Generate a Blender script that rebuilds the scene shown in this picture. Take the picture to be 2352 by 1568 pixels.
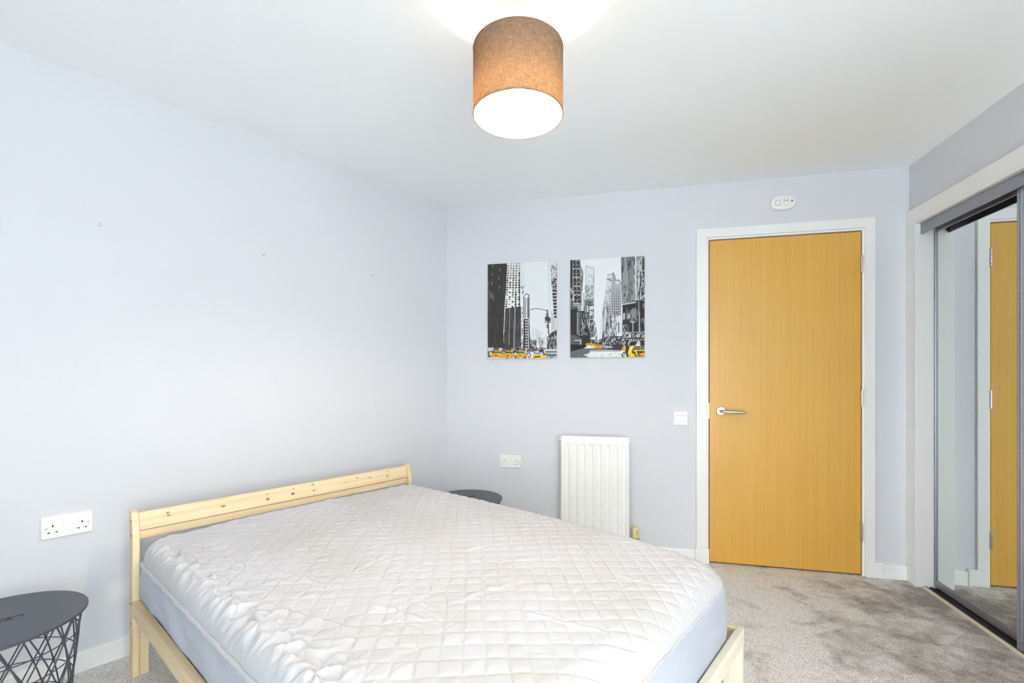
import bpy, math, random
import numpy as np
from mathutils import Vector, Matrix

for o in list(bpy.data.objects):
    bpy.data.objects.remove(o, do_unlink=True)
scene = bpy.context.scene
COL = scene.collection
random.seed(7)
RNG = np.random.default_rng(7)

# ------------------------------------------------------------------ camera
EYE = 1.185
YAW = 0.231
cam_data = bpy.data.cameras.new('camera')
cam_data.sensor_fit = 'HORIZONTAL'
cam_data.sensor_width = 36.0
cam_data.lens = 36.0 * 1069.1 / 2352.0
cam_data.shift_y = (866.0 - 784.0) / 2352.0
cam_data.clip_start = 0.02
cam = bpy.data.objects.new('camera', cam_data)
cam.location = (0, 0, EYE)
cam.rotation_euler = (math.pi / 2, 0, YAW)
COL.objects.link(cam)
scene.camera = cam

# ------------------------------------------------------------------ daylight and exposure
SKY_STRENGTH = 10.0
world = bpy.data.worlds.new('overcast_sky')
scene.world = world
world.use_nodes = True
wn = world.node_tree
bg = wn.nodes['Background']
bg.inputs['Color'].default_value = (0.93, 0.965, 1.0, 1)
bg.inputs['Strength'].default_value = SKY_STRENGTH

YB = -1.25                              # the wall behind the camera
WIN_BACK = (0.28, 1.50, 0.10, 2.15)     # unseen window in that wall, made door-tall to add bounce light: x0, x1, z0, z1
WIN_SIDE = (-1.00, -0.28, 0.10, 2.15)    # window in the right-hand wall beside the camera: y0, y1, z0, z1
for nm, (w0, w1, z0, z1), loc, rot in (
        ('window_portal_back', WIN_BACK, lambda c, z: (c, YB - 0.14, z), (math.pi / 2, 0, math.pi)),
        ('window_portal_side', WIN_SIDE, lambda c, z: (1.638 + 0.14, c, z), (math.pi / 2, 0, -math.pi / 2))):
    pd = bpy.data.lights.new(nm, 'AREA')
    pd.shape = 'RECTANGLE'
    pd.size = w1 - w0
    pd.size_y = z1 - z0
    pd.cycles.is_portal = True
    po = bpy.data.objects.new(nm, pd)
    po.location = loc((w0 + w1) / 2, (z0 + z1) / 2)
    po.rotation_euler = rot
    COL.objects.link(po)

LAMP_POWER = 900.0                      # emission strength of the pendant's bulb
scene.view_settings.view_transform = 'Standard'
scene.view_settings.look = 'None'
scene.view_settings.gamma = 1.0
scene.view_settings.use_curve_mapping = False
scene.view_settings.exposure = 0.34
scene.cycles.max_bounces = 8
scene.cycles.diffuse_bounces = 6
scene.cycles.use_adaptive_sampling = True
scene.cycles.adaptive_threshold = 0.12
scene.cycles.adaptive_min_samples = 18
scene.cycles.glossy_bounces = 6
scene.cycles.transmission_bounces = 6
scene.cycles.caustics_reflective = False
scene.cycles.caustics_refractive = False
scene.cycles.sample_clamp_indirect = 12.0

# ------------------------------------------------------------------ the plan of the room
YF, XR, ZC = 3.183, 1.638, 2.418
PHI, XL = 0.4728, -1.2336
DV = Vector((-math.sin(PHI), -math.cos(PHI), 0))      # along the left wall towards the camera
NV = Vector((math.cos(PHI), -math.sin(PHI), 0))       # out of the left wall into the room
CORNER = Vector((XL, YF, 0))
ANG_FRAME = math.atan2(DV.y, DV.x)                    # local x = DV, local y = NV
ANG_LEFTWALL = ANG_FRAME + math.pi                    # local x right as one faces the wall, local -y out of it


# ------------------------------------------------------------------ helpers
def lin(c):
    out = []
    for v in c[:3]:
        v = v / 255.0
        out.append(v / 12.92 if v <= 0.04045 else ((v + 0.055) / 1.055) ** 2.4)
    return tuple(out)


def tag(o, label=None, cat=None, group=None, kind=None):
    if label: o['label'] = label
    if cat: o['category'] = cat
    if group: o['group'] = group
    if kind: o['kind'] = kind
    return o


def empty(name, loc=(0, 0, 0), rz=0.0):
    o = bpy.data.objects.new(name, None)
    o.empty_display_size = 0.05
    o.location = loc
    o.rotation_euler = (0, 0, rz)
    COL.objects.link(o)
    return o


class MB:
    def __init__(self):
        self.v = []
        self.f = []
        self.m = []

    def add(self, verts, faces, mi=0):
        b = len(self.v)
        self.v.extend([tuple(p) for p in verts])
        self.f.extend([tuple(i + b for i in q) for q in faces])
        self.m.extend([mi] * len(faces))
        return self

    def box(self, x0, x1, y0, y1, z0, z1, mi=0):
        vs = [(x0, y0, z0), (x1, y0, z0), (x1, y1, z0), (x0, y1, z0), (x0, y0, z1), (x1, y0, z1), (x1, y1, z1), (x0, y1, z1)]
        fs = [(0, 3, 2, 1), (4, 5, 6, 7), (0, 1, 5, 4), (1, 2, 6, 5), (2, 3, 7, 6), (3, 0, 4, 7)]
        return self.add(vs, fs, mi)

    def prism(self, poly, axis, a, b, mi=0):
        """poly: 2-D outline (counter-clockwise about +axis), extruded along axis from a to b"""
        n = len(poly)

        def P(p, t):
            if axis == 'x': return (t, p[0], p[1])
            if axis == 'y': return (p[0], t, p[1])
            return (p[0], p[1], t)
        vs = [P(p, a) for p in poly] + [P(p, b) for p in poly]
        fs = [tuple(range(n))[::-1], tuple(range(n, 2 * n))]
        fs += [(i, (i + 1) % n, n + (i + 1) % n, n + i) for i in range(n)]
        return self.add(vs, fs, mi)

    def tube(self, pts, r, seg=10, closed=False, mi=0):
        pts = [Vector(p) for p in pts]
        n = len(pts)
        rs = r if isinstance(r, (list, tuple)) else [r] * n
        vs, fs = [], []
        up = None
        for i, p in enumerate(pts):
            if closed:
                t = pts[(i + 1) % n] - pts[i - 1]
            else:
                t = pts[min(i + 1, n - 1)] - pts[max(i - 1, 0)]
            t.normalize()
            if up is None:
                up = Vector((0, 0, 1)) if abs(t.z) < 0.9 else Vector((1, 0, 0))
            u = (up - t * up.dot(t)).normalized()
            w = t.cross(u)
            up = u
            for k in range(seg):
                a = 2 * math.pi * k / seg
                vs.append(p + (u * math.cos(a) + w * math.sin(a)) * rs[i])
        m = n if closed else n - 1
        for i in range(m):
            j = (i + 1) % n
            for k in range(seg):
                l = (k + 1) % seg
                fs.append((i * seg + k, i * seg + l, j * seg + l, j * seg + k))
        if not closed:
            fs.append(tuple(range(seg))[::-1])
            fs.append(tuple(range((n - 1) * seg, n * seg)))
        return self.add(vs, fs, mi)

    def lathe(self, prof, seg=32, c=(0, 0, 0), axis='z', mi=0, close=False):
        """prof: list of (radius, height)"""
        vs, fs = [], []
        n = len(prof)
        for r, h in prof:
            for k in range(seg):
                a = 2 * math.pi * k / seg
                x, y = r * math.cos(a), r * math.sin(a)
                if axis == 'z': p = (x, y, h)
                elif axis == 'y': p = (x, h, -y)
                else: p = (h, x, y)
                vs.append((p[0] + c[0], p[1] + c[1], p[2] + c[2]))
        for i in range(n if close else n - 1):
            j = (i + 1) % n
            for k in range(seg):
                l = (k + 1) % seg
                fs.append((i * seg + k, i * seg + l, j * seg + l, j * seg + k))
        if not close:
            if prof[0][0] > 1e-6: fs.append(tuple(range(seg))[::-1])
            if prof[-1][0] > 1e-6: fs.append(tuple(range((n - 1) * seg, n * seg)))
        return self.add(vs, fs, mi)

    def build(self, name, mats, parent=None, bevel=0.0, smooth=True, angle=35, segs=2, loc=None, rz=None):
        me = bpy.data.meshes.new(name)
        me.from_pydata(self.v, [], self.f)
        mats = mats if isinstance(mats, (list, tuple)) else [mats]
        for m in mats: me.materials.append(m)
        if any(self.m): me.polygons.foreach_set('material_index', self.m)
        me.validate()
        if smooth:
            me.polygons.foreach_set('use_smooth', [True] * len(me.polygons))
            me.set_sharp_from_angle(angle=math.radians(angle))
        me.update()
        o = bpy.data.objects.new(name, me)
        COL.objects.link(o)
        if parent is not None: o.parent = parent
        if loc is not None: o.location = loc
        if rz is not None: o.rotation_euler = (0, 0, rz)
        if bevel > 0:
            b = o.modifiers.new('bevel', 'BEVEL')
            b.width = bevel
            b.segments = segs
            b.limit_method = 'ANGLE'
            b.angle_limit = math.radians(40)
            b.harden_normals = False
        return o


def box(name, x0, x1, y0, y1, z0, z1, mat, parent=None, bevel=0.0, **k):
    return MB().box(x0, x1, y0, y1, z0, z1).build(name, mat, parent, bevel, **k)


def grid_mesh(name, P, mat, parent=None, smooth=True, flip=False):
    """P: (rows, cols, 3) array -> mesh"""
    R, Cn = P.shape[:2]
    idx = np.arange(R * Cn).reshape(R, Cn)
    q = np.stack([idx[:-1, :-1], idx[:-1, 1:], idx[1:, 1:], idx[1:, :-1]], -1).reshape(-1, 4)
    if flip: q = q[:, ::-1]
    me = bpy.data.meshes.new(name)
    me.vertices.add(R * Cn)
    me.vertices.foreach_set('co', P.reshape(-1).astype(np.float32))
    me.loops.add(q.size)
    me.loops.foreach_set('vertex_index', q.reshape(-1).astype(np.int32))
    me.polygons.add(len(q))
    me.polygons.foreach_set('loop_start', np.arange(0, q.size, 4, dtype=np.int32))
    me.polygons.foreach_set('loop_total', np.full(len(q), 4, dtype=np.int32))
    me.update(calc_edges=True)
    if smooth: me.polygons.foreach_set('use_smooth', np.ones(len(q), dtype=bool))
    me.materials.append(mat)
    o = bpy.data.objects.new(name, me)
    COL.objects.link(o)
    if parent is not None: o.parent = parent
    return o


def copy_tree(o, parent=None):
    c = o.copy()
    COL.objects.link(c)
    c.parent = parent
    for ch in list(o.children):
        copy_tree(ch, c)
    return c


# ------------------------------------------------------------------ materials
class NT:
    def __init__(self, name):
        self.mat = bpy.data.materials.new(name)
        self.mat.use_nodes = True
        self.t = self.mat.node_tree
        self.b = self.t.nodes['Principled BSDF']
        self.out = self.t.nodes['Material Output']

    def n(self, typ, **k):
        nd = self.t.nodes.new(typ)
        for a, v in k.items(): setattr(nd, a, v)
        return nd

    def l(self, a, b): self.t.links.new(a, b)

    def math(self, op, a, b=None, c=None):
        nd = self.n('ShaderNodeMath', operation=op)
        for i, v in enumerate((a, b, c)):
            if v is None: continue
            if isinstance(v, (int, float)): nd.inputs[i].default_value = v
            else: self.l(v, nd.inputs[i])
        return nd.outputs[0]

    def coords(self, scale=(1, 1, 1), rot=(0, 0, 0), loc=(0, 0, 0), kind='Object'):
        tc = self.n('ShaderNodeTexCoord')
        mp = self.n('ShaderNodeMapping')
        mp.inputs['Scale'].default_value = scale
        mp.inputs['Rotation'].default_value = rot
        mp.inputs['Location'].default_value = loc
        self.l(tc.outputs[kind], mp.inputs['Vector'])
        return mp.outputs['Vector']

    def noise(self, vec, scale, detail=3, rough=0.5, dist=0.0):
        nd = self.n('ShaderNodeTexNoise')
        nd.inputs['Scale'].default_value = scale
        nd.inputs['Detail'].default_value = detail
        nd.inputs['Roughness'].default_value = rough
        nd.inputs['Distortion'].default_value = dist
        self.l(vec, nd.inputs['Vector'])
        return nd.outputs['Fac']

    def ramp(self, fac, stops):
        nd = self.n('ShaderNodeValToRGB')
        e = nd.color_ramp.elements
        while len(e) < len(stops): e.new(0.5)
        for el, (p, c) in zip(e, stops):
            el.position = p
            el.color = (*c, 1) if len(c) == 3 else c
        self.l(fac, nd.inputs['Fac'])
        return nd.outputs['Color']

    def mix(self, fac, a, b, mode='MIX'):
        nd = self.n('ShaderNodeMix', data_type='RGBA', blend_type=mode)
        for i, v in ((0, fac), (6, a), (7, b)):
            if isinstance(v, (int, float)): nd.inputs[i].default_value = v
            elif isinstance(v, tuple): nd.inputs[i].default_value = (*v[:3], 1)
            else: self.l(v, nd.inputs[i])
        return nd.outputs[2]

    def bump(self, h, strength, dist=0.01):
        nd = self.n('ShaderNodeBump')
        nd.inputs['Strength'].default_value = strength
        nd.inputs['Distance'].default_value = dist
        self.l(h, nd.inputs['Height'])
        self.l(nd.outputs['Normal'], self.b.inputs['Normal'])
        return nd

    def color(self, c):
        if isinstance(c, tuple): self.b.inputs['Base Color'].default_value = (*c[:3], 1)
        else: self.l(c, self.b.inputs['Base Color'])

    def matte(self):
        """swap the principled shader for a plain diffuse one with the same colour and relief"""
        d = self.n('ShaderNodeBsdfDiffuse')
        for lk in list(self.t.links):
            if lk.to_node == self.b and lk.to_socket.name in ('Base Color', 'Normal'):
                self.l(lk.from_socket, d.inputs['Color' if lk.to_socket.name == 'Base Color' else 'Normal'])
        self.l(d.outputs[0], self.out.inputs['Surface'])
        self.t.nodes.remove(self.b)
        return self.mat

    def set(self, **k):
        for a, v in k.items():
            self.b.inputs[a.replace('_', ' ')].default_value = v


def plain(name, rgb, rough=0.5, metal=0.0, var=0.04, scale=30, bump=0.0, bscale=400, spec=0.5):
    t = NT(name)
    c = lin(rgb)
    v = t.coords()
    f = t.noise(v, scale, 3)
    lo = tuple(x * (1 - var) for x in c)
    hi = tuple(min(1, x * (1 + var)) for x in c)
    t.color(t.ramp(f, [(0.3, lo), (0.7, hi)]))
    t.set(Roughness=rough, Metallic=metal)
    t.b.inputs['Specular IOR Level'].default_value = spec
    if bump > 0:
        t.bump(t.noise(v, bscale, 2), bump, 0.002)
    return t.mat


def wood(name, axis, light, dark, rough=0.55, knots=()):
    """pine: fine lines along one local axis, a few knots"""
    t = NT(name)
    s = {'x': (1.2, 38, 38), 'y': (38, 1.2, 38), 'z': (38, 38, 1.2)}[axis]
    v = t.coords(s)
    g = t.noise(v, 1.0, 4, 0.6, 0.35)
    g2 = t.noise(t.coords(tuple(x * 4 for x in s)), 1.0, 2, 0.5)
    col = t.ramp(g, [(0.30, lin(dark)), (0.52, lin(light)), (0.75, tuple(min(1, x * 1.06) for x in lin(light)))])
    col = t.mix(t.math('MULTIPLY', g2, 0.22), col, lin(dark))
    if knots:
        sep = t.n('ShaderNodeSeparateXYZ')
        t.l(t.coords(), sep.inputs[0])
        acc = None
        for kx, kz, ra, rb in knots:
            dx = t.math('DIVIDE', t.math('SUBTRACT', sep.outputs['X'], kx), ra)
            dz = t.math('DIVIDE', t.math('SUBTRACT', sep.outputs['Z'], kz), rb)
            d = t.math('ADD', t.math('MULTIPLY', dx, dx), t.math('MULTIPLY', dz, dz))
            acc = d if acc is None else t.math('MINIMUM', acc, d)
        col = t.mix(t.ramp(acc, [(0.0, (0.95,) * 3), (0.35, (0.75,) * 3), (0.75, (0.22,) * 3), (1.0, (0, 0, 0))]), col, lin((150, 100, 52)))
    t.color(col)
    t.set(Roughness=rough)
    t.bump(g, 0.05, 0.001)
    return t.mat


M = {}


def make_wall():
    t = NT('wall_paint')
    t.color(t.ramp(t.noise(t.coords(), 1.5, 0), [(0.3, lin((218, 220, 225))), (0.7, lin((219, 221, 226)))]))
    t.set(Roughness=0.75)
    t.b.inputs['Specular IOR Level'].default_value = 0.2
    return t.matte()


def make_ceiling():
    t = NT('ceiling_paint')
    t.color(t.ramp(t.noise(t.coords(), 1.5, 0), [(0.3, lin((246, 249, 250))), (0.7, lin((247, 250, 251)))]))
    t.set(Roughness=0.9)
    t.b.inputs['Specular IOR Level'].default_value = 0.0
    return t.matte()


def make_carpet():
    t = NT('carpet_pile')
    v = t.coords()
    big = t.noise(t.coords((1, 1, 1), loc=(3.1, 0.4, 0)), 4.3, 3, 0.6, 0.7)
    mid = t.noise(t.coords((1, 1.6, 1), rot=(0, 0, 0.6)), 12.0, 3, 0.6, 0.5)
    # the pile is trodden darker towards the wardrobe and the door
    sep = t.n('ShaderNodeSeparateXYZ')
    t.l(v, sep.inputs[0])
    mr = t.n('ShaderNodeMapRange')
    mr.inputs['From Min'].default_value = 0.7
    mr.inputs['From Max'].default_value = 1.55
    mr.inputs['To Min'].default_value = -0.09
    mr.inputs['To Max'].default_value = 0.085
    t.l(sep.outputs['X'], mr.inputs['Value'])
    f = t.math('ADD', t.math('ADD', t.math('MULTIPLY', big, 0.7), t.math('MULTIPLY', mid, 0.3)), mr.outputs[0])
    patch = t.ramp(f, [(0.43, (0, 0, 0)), (0.64, (1, 1, 1))])
    fine = t.noise(v, 260, 2, 0.7)
    vor = t.n('ShaderNodeTexVoronoi')
    vor.inputs['Scale'].default_value = 210
    t.l(v, vor.inputs['Vector'])
    base = t.mix(patch, lin((252, 249, 246)), lin((184, 176, 170)))
    fleck = t.math('ADD', t.math('MULTIPLY', fine, 1.0), t.math('MULTIPLY', vor.outputs['Distance'], -0.35))
    col = t.mix(1.0, base, t.ramp(fleck, [(0.12, (0.42, 0.40, 0.39)), (0.36, (0.92, 0.92, 0.92)), (0.52, (1, 1, 1))]), 'MULTIPLY')
    t.color(col)
    t.set(Roughness=1.0)
    t.b.inputs['Specular IOR Level'].default_value = 0.05
    h = t.math('ADD', t.math('MULTIPLY', fine, 0.7), t.math('MULTIPLY', t.math('SUBTRACT', 1.0, vor.outputs['Distance']), 0.5))
    t.bump(h, 0.55, 0.006)
    return t.matte()


def make_door_veneer():
    t = NT('beech_veneer')
    g = t.noise(t.coords((55, 55, 0.9)), 1.0, 4, 0.55, 0.25)
    g2 = t.noise(t.coords((260, 260, 9)), 1.0, 2, 0.5)
    band = t.noise(t.coords((5, 5, 0.12)), 1.0, 2)
    col = t.ramp(g, [(0.3, lin((219, 166, 68))), (0.7, lin((227, 176, 80)))])
    col = t.mix(t.math('MULTIPLY', band, 0.35), col, lin((221, 173, 80)))
    col = t.mix(t.ramp(g2, [(0.55, (0, 0, 0)), (0.75, (0.26,) * 3)]), col, lin((202, 142, 54)))
    t.color(col)
    t.set(Roughness=0.42)
    t.b.inputs['Coat Weight'].default_value = 0.15
    t.b.inputs['Coat Roughness'].default_value = 0.22
    return t.mat


def make_cover():
    t = NT('quilted_cotton')
    v = t.coords()
    st = t.noise(v, 3.0, 3, 0.5)
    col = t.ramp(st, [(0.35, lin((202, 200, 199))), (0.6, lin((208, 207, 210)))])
    t.color(col)
    t.set(Roughness=0.85)
    t.b.inputs['Specular IOR Level'].default_value = 0.2
    t.b.inputs['Sheen Weight'].default_value = 0.1
    w = t.noise(t.coords((1, 1, 1), rot=(0, 0, 0.78)), 60, 4, 0.65, 1.2)
    t.bump(w, 0.16, 0.004)
    return t.matte()


def make_skirt():
    t = NT('stretch_skirt_fabric')
    v = t.coords()
    f = t.noise(t.coords((6, 6, 30)), 1.0, 3, 0.5)
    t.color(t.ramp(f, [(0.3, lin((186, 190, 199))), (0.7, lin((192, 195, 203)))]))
    t.set(Roughness=0.8)
    t.bump(t.noise(v, 350, 2), 0.12, 0.002)
    return t.matte()


def make_shade_outer():
    t = NT('shade_linen')
    # woven threads, laid out round the drum
    sep = t.n('ShaderNodeSeparateXYZ')
    t.l(t.coords(), sep.inputs[0])
    ang = t.math('MULTIPLY', t.math('ARCTAN2', sep.outputs['Y'], sep.outputs['X']), 0.14)

    def threads(su, sv, detail):
        cb = t.n('ShaderNodeCombineXYZ')
        t.l(t.math('MULTIPLY', ang, su), cb.inputs[0])
        t.l(t.math('MULTIPLY', sep.outputs['Z'], sv), cb.inputs[1])
        return t.noise(cb.outputs[0], 1.0, detail, 0.6)
    w = t.math('ADD', t.math('MULTIPLY', threads(40, 650, 3), 0.55), t.math('MULTIPLY', threads(650, 40, 3), 0.45))
    col = t.ramp(w, [(0.36, lin((116, 98, 84))), (0.64, lin((186, 164, 144)))])
    dif = t.n('ShaderNodeBsdfDiffuse')
    tr = t.n('ShaderNodeBsdfTranslucent')
    t.l(col, dif.inputs['Color'])
    tc = t.mix(1.0, col, (1.0, 0.78, 0.36), 'MULTIPLY')
    t.l(tc, tr.inputs['Color'])
    mx = t.n('ShaderNodeMixShader')
    mx.inputs[0].default_value = 0.46
    t.l(dif.outputs[0], mx.inputs[1])
    t.l(tr.outputs[0], mx.inputs[2])
    t.l(mx.outputs[0], t.out.inputs['Surface'])
    return t.mat


def make_shade_inner():
    t = NT('shade_lining')
    f = t.noise(t.coords(), 40, 2)
    col = t.ramp(f, [(0.3, lin((196, 188, 178))), (0.7, lin((202, 194, 184)))])
    dif = t.n('ShaderNodeBsdfDiffuse')
    tr = t.n('ShaderNodeBsdfTranslucent')
    t.l(col, dif.inputs['Color'])
    t.l(col, tr.inputs['Color'])
    mx = t.n('ShaderNodeMixShader')
    mx.inputs[0].default_value = 0.16
    t.l(dif.outputs[0], mx.inputs[1])
    t.l(tr.outputs[0], mx.inputs[2])
    t.l(mx.outputs[0], t.out.inputs['Surface'])
    return t.mat


def make_bulb():
    t = NT('bulb_glow')
    em = t.n('ShaderNodeEmission')
    f = t.noise(t.coords(), 20, 1)
    t.l(t.ramp(f, [(0, (1.0, 0.81, 0.58)), (1, (1.0, 0.82, 0.59))]), em.inputs['Color'])
    em.inputs['Strength'].default_value = LAMP_POWER
    t.l(em.outputs[0], t.out.inputs['Surface'])
    return t.mat


def make_mirror():
    t = NT('mirror_silver')
    f = t.noise(t.coords(), 3, 1)
    t.color(t.ramp(f, [(0, (0.80, 0.845, 0.835)), (1, (0.81, 0.85, 0.84))]))
    t.set(Metallic=1.0, Roughness=0.012)
    return t.mat


def make_glass():
    t = NT('window_glass')
    gl = t.n('ShaderNodeBsdfGlossy')
    gl.inputs['Roughness'].default_value = 0.02
    tr = t.n('ShaderNodeBsdfTransparent')
    tr.inputs['Color'].default_value = (0.95, 0.97, 0.97, 1)
    mx = t.n('ShaderNodeMixShader')
    mx.inputs[0].default_value = 0.05
    t.l(tr.outputs[0], mx.inputs[1])
    t.l(gl.outputs[0], mx.inputs[2])
    t.l(mx.outputs[0], t.out.inputs['Surface'])
    return t.mat


def make_print():
    t = NT('printed_canvas')
    at = t.n('ShaderNodeAttribute')
    at.attribute_name = 'print'
    t.color(at.outputs['Color'])
    t.set(Roughness=0.6)
    t.b.inputs['Specular IOR Level'].default_value = 0.2
    t.bump(t.noise(t.coords(), 900, 1), 0.1, 0.001)
    return t.mat


M['wall'] = make_wall()
M['ceiling'] = make_ceiling()
M['carpet'] = make_carpet()
M['veneer'] = make_door_veneer()
M['cover'] = make_cover()
M['skirt'] = make_skirt()
M['shade_out'] = make_shade_outer()
M['shade_in'] = make_shade_inner()
M['bulb'] = make_bulb()
M['mirror'] = make_mirror()
M['glass'] = make_glass()
M['print'] = make_print()
M['gloss'] = plain('white_gloss_paint', (240, 240, 238), 0.35, var=0.01, scale=4)
M['plastic'] = plain('white_plastic', (243, 242, 238), 0.35, var=0.01)
M['cream'] = plain('aged_cream_plastic', (233, 215, 160), 0.45, var=0.03)
M['radiator'] = plain('radiator_enamel', (246, 246, 243), 0.3, var=0.01)
M['steel'] = plain('brushed_steel', (200, 198, 194), 0.28, 1.0, var=0.05, scale=120)
M['alu'] = plain('grey_aluminium', (150, 153, 163), 0.38, 0.55, var=0.04, scale=90)
M['alu_dark'] = plain('dark_track', (62, 63, 68), 0.5, 0.3, var=0.06)
M['black'] = plain('dark_recess', (34, 33, 32), 0.6, var=0.05)  # black for the shade in holes and slots, also the valve mark
M['navy'] = plain('navy_powder_coat', (74, 77, 90), 0.42, var=0.04, scale=200, bump=0.05, bscale=900)
M['canvas_edge'] = plain('canvas_edge_cloth', (214, 212, 208), 0.7, var=0.02)
M['ink'] = plain('grey_ink', (120, 122, 122), 0.6, var=0.02)
M['ink_dark'] = plain('dark_ink', (84, 88, 86), 0.6, var=0.02)
M['strip'] = plain('cream_threshold', (226, 218, 198), 0.5, var=0.03)
PINE_L, PINE_D = (240, 220, 182), (224, 194, 144)

# ------------------------------------------------------------------ the room shell
YB0 = YB
s_end = (YF - YB) / math.cos(PHI)
XBL = XL - math.sin(PHI) * s_end


def struct(o):
    o['kind'] = 'structure'
    return o


poly = [(XL - 0.15, YF + 0.1), (XBL - 0.3, YB - 0.1), (1.80, YB - 0.1), (1.80, 0.95), (2.40, 0.95), (2.40, YF + 0.1)]
struct(MB().prism(poly, 'z', -0.1, 0.0).build('floor', M['carpet'], smooth=False))
struct(MB().prism(poly, 'z', ZC, ZC + 0.1).build('ceiling', M['ceiling'], smooth=False))

# left wall (skewed): slab 0.12 thick behind its face
mb = MB()
A = CORNER + DV * -0.25
B = CORNER + DV * (s_end + 0.1)
back = NV * -0.12
mb.prism([(p.x, p.y) for p in (A, A + back, B + back, B)], 'z', 0, ZC)
struct(mb.build('wall_left', M['wall'], smooth=False))

# far wall with a shallow door recess
DX0, DX1, DZ = 0.536, 1.402, 2.066      # door recess
mb = MB()
mb.box(XL - 0.3, DX0, YF, YF + 0.07, 0, ZC)
mb.box(DX1, 2.4, YF, YF + 0.07, 0, ZC)
mb.box(DX0, DX1, YF, YF + 0.07, DZ, ZC)
mb.box(XL - 0.3, 2.4, YF + 0.07, YF + 0.16, 0, ZC)
struct(mb.build('wall_back', M['wall'], smooth=False))

# right wall with the wardrobe recess
OY0, OY1, OZ = 1.12, 3.085, 2.052       # opening in y and its height
mb = MB()
mb.box(XR, XR + 0.11, OY1 + 0.012, YF, 0, ZC)
mb.box(XR, XR + 0.11, OY0 - 0.012, OY1 + 0.012, OZ + 0.012, ZC)
ws = WIN_SIDE
mb.box(XR, XR + 0.14, ws[1], OY0 - 0.012, 0, ZC)
mb.box(XR, XR + 0.14, YB, ws[0], 0, ZC)
mb.box(XR, XR + 0.14, ws[0], ws[1], 0, ws[2])
mb.box(XR, XR + 0.14, ws[0], ws[1], ws[3], ZC)
mb.box(2.3, 2.4, OY0 - 0.2, YF, 0, ZC)
mb.box(XR + 0.14, 2.3, OY0 - 0.2, OY0 - 0.1, 0, ZC)
struct(mb.build('wall_right', M['wall'], smooth=False))

# wall behind the camera with the tall added window
mb = MB()
x0, x1, z0, z1 = WIN_BACK
mb.box(XBL - 0.3, x0, YB - 0.14, YB, 0, ZC)
mb.box(x1, 1.9, YB - 0.14, YB, 0, ZC)
mb.box(x0, x1, YB - 0.14, YB, 0, z0)
mb.box(x0, x1, YB - 0.14, YB, z1, ZC)
struct(mb.build('wall_front', M['wall'], smooth=False))


def window(name, loc, rz, width, height):
    # local -y is outside
    w = struct(empty(name, loc, rz))
    ww, wh = width / 2, height
    mb = MB()
    mb.box(-ww, -ww + 0.06, -0.10, -0.04, 0, wh)
    mb.box(ww - 0.06, ww, -0.10, -0.04, 0, wh)
    mb.box(-ww + 0.06, ww - 0.06, -0.10, -0.04, 0, 0.06)
    mb.box(-ww + 0.06, ww - 0.06, -0.10, -0.04, wh - 0.06, wh)
    mb.build('window_frame', M['gloss'], w, 0.004)
    box('window_pane', -ww + 0.06, ww - 0.06, -0.074, -0.068, 0.06, wh - 0.06, M['glass'], w)
    box('window_sill', -ww - 0.04, ww + 0.04, -0.04, 0.04, -0.03, 0.0, M['gloss'], w, 0.006)


window('window_1', ((x0 + x1) / 2, YB, z0), 0, x1 - x0, z1 - z0)
window('window_2', (XR, (WIN_SIDE[0] + WIN_SIDE[1]) / 2, WIN_SIDE[2]), math.pi / 2, WIN_SIDE[1] - WIN_SIDE[0], WIN_SIDE[3] - WIN_SIDE[2])

# skirting boards
SK = [(0, 0), (0.015, 0), (0.015, 0.070), (0.011, 0.078), (0, 0.080)]


def skirt_run(name, p0, p1, nrm):
    """board from p0 to p1 with its face along nrm"""
    p0, p1, nrm = Vector(p0), Vector(p1), Vector(nrm)
    n = len(SK)
    vs = []
    for p in (p0, p1):
        for a, z in SK: vs.append((p.x + nrm.x * a, p.y + nrm.y * a, z))
    fs = [(i, (i + 1) % n, n + (i + 1) % n, n + i) for i in range(n)] + [tuple(range(n))[::-1], tuple(range(n, 2 * n))]
    o = MB().add(vs, fs).build(name, M['gloss'], smooth=False)
    return struct(o)


skirt_run('baseboard_left', CORNER, CORNER + DV * s_end, NV)
skirt_run('baseboard_back', (XL, YF, 0), (0.457, YF, 0), (0, -1, 0))
skirt_run('baseboard_back_right', (1.506, YF, 0), (XR, YF, 0), (0, -1, 0))
skirt_run('baseboard_right', (XR, OY0 - 0.098, 0), (XR, YB, 0), (-1, 0, 0))
skirt_run('baseboard_front', (XBL, YB, 0), (XR, YB, 0), (0, 1, 0))

# ------------------------------------------------------------------ the door
tr = struct(empty('trim_1', (0.965, YF, 0)))


def rel(x): return x - 0.965


T = 0.016
MB().prism([(rel(0.467), 0.097), (rel(0.467), 2.131), (rel(0.528), 2.074), (rel(0.528), 0.097)], 'y', -T, 0).build('architrave_leg', M['gloss'], tr, 0.0015)
MB().prism([(rel(1.409), 0.095), (rel(1.409), 2.074), (rel(1.461), 2.131), (rel(1.461), 0.095)], 'y', -T, 0).build('architrave_leg', M['gloss'], tr, 0.0015)
MB().prism([(rel(0.528), 2.074), (rel(0.467), 2.131), (rel(1.461), 2.131), (rel(1.409), 2.074)], 'y', -T, 0).build('architrave_head', M['gloss'], tr, 0.0015)
MB().box(rel(0.457), rel(0.543), -0.022, 0, 0, 0.097).build('plinth_block', M['gloss'], tr, 0.003)
MB().box(rel(1.409), rel(1.506), -0.022, 0, 0, 0.095).build('plinth_block', M['gloss'], tr, 0.003)
mb = MB()
mb.box(rel(0.528), rel(0.5415), -0.006, 0.068, 0, 2.074)
mb.box(rel(1.3965), rel(1.409), -0.006, 0.068, 0, 2.074)
mb.box(rel(0.5415), rel(1.3965), -0.006, 0.068, 2.0605, 2.074)
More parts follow.
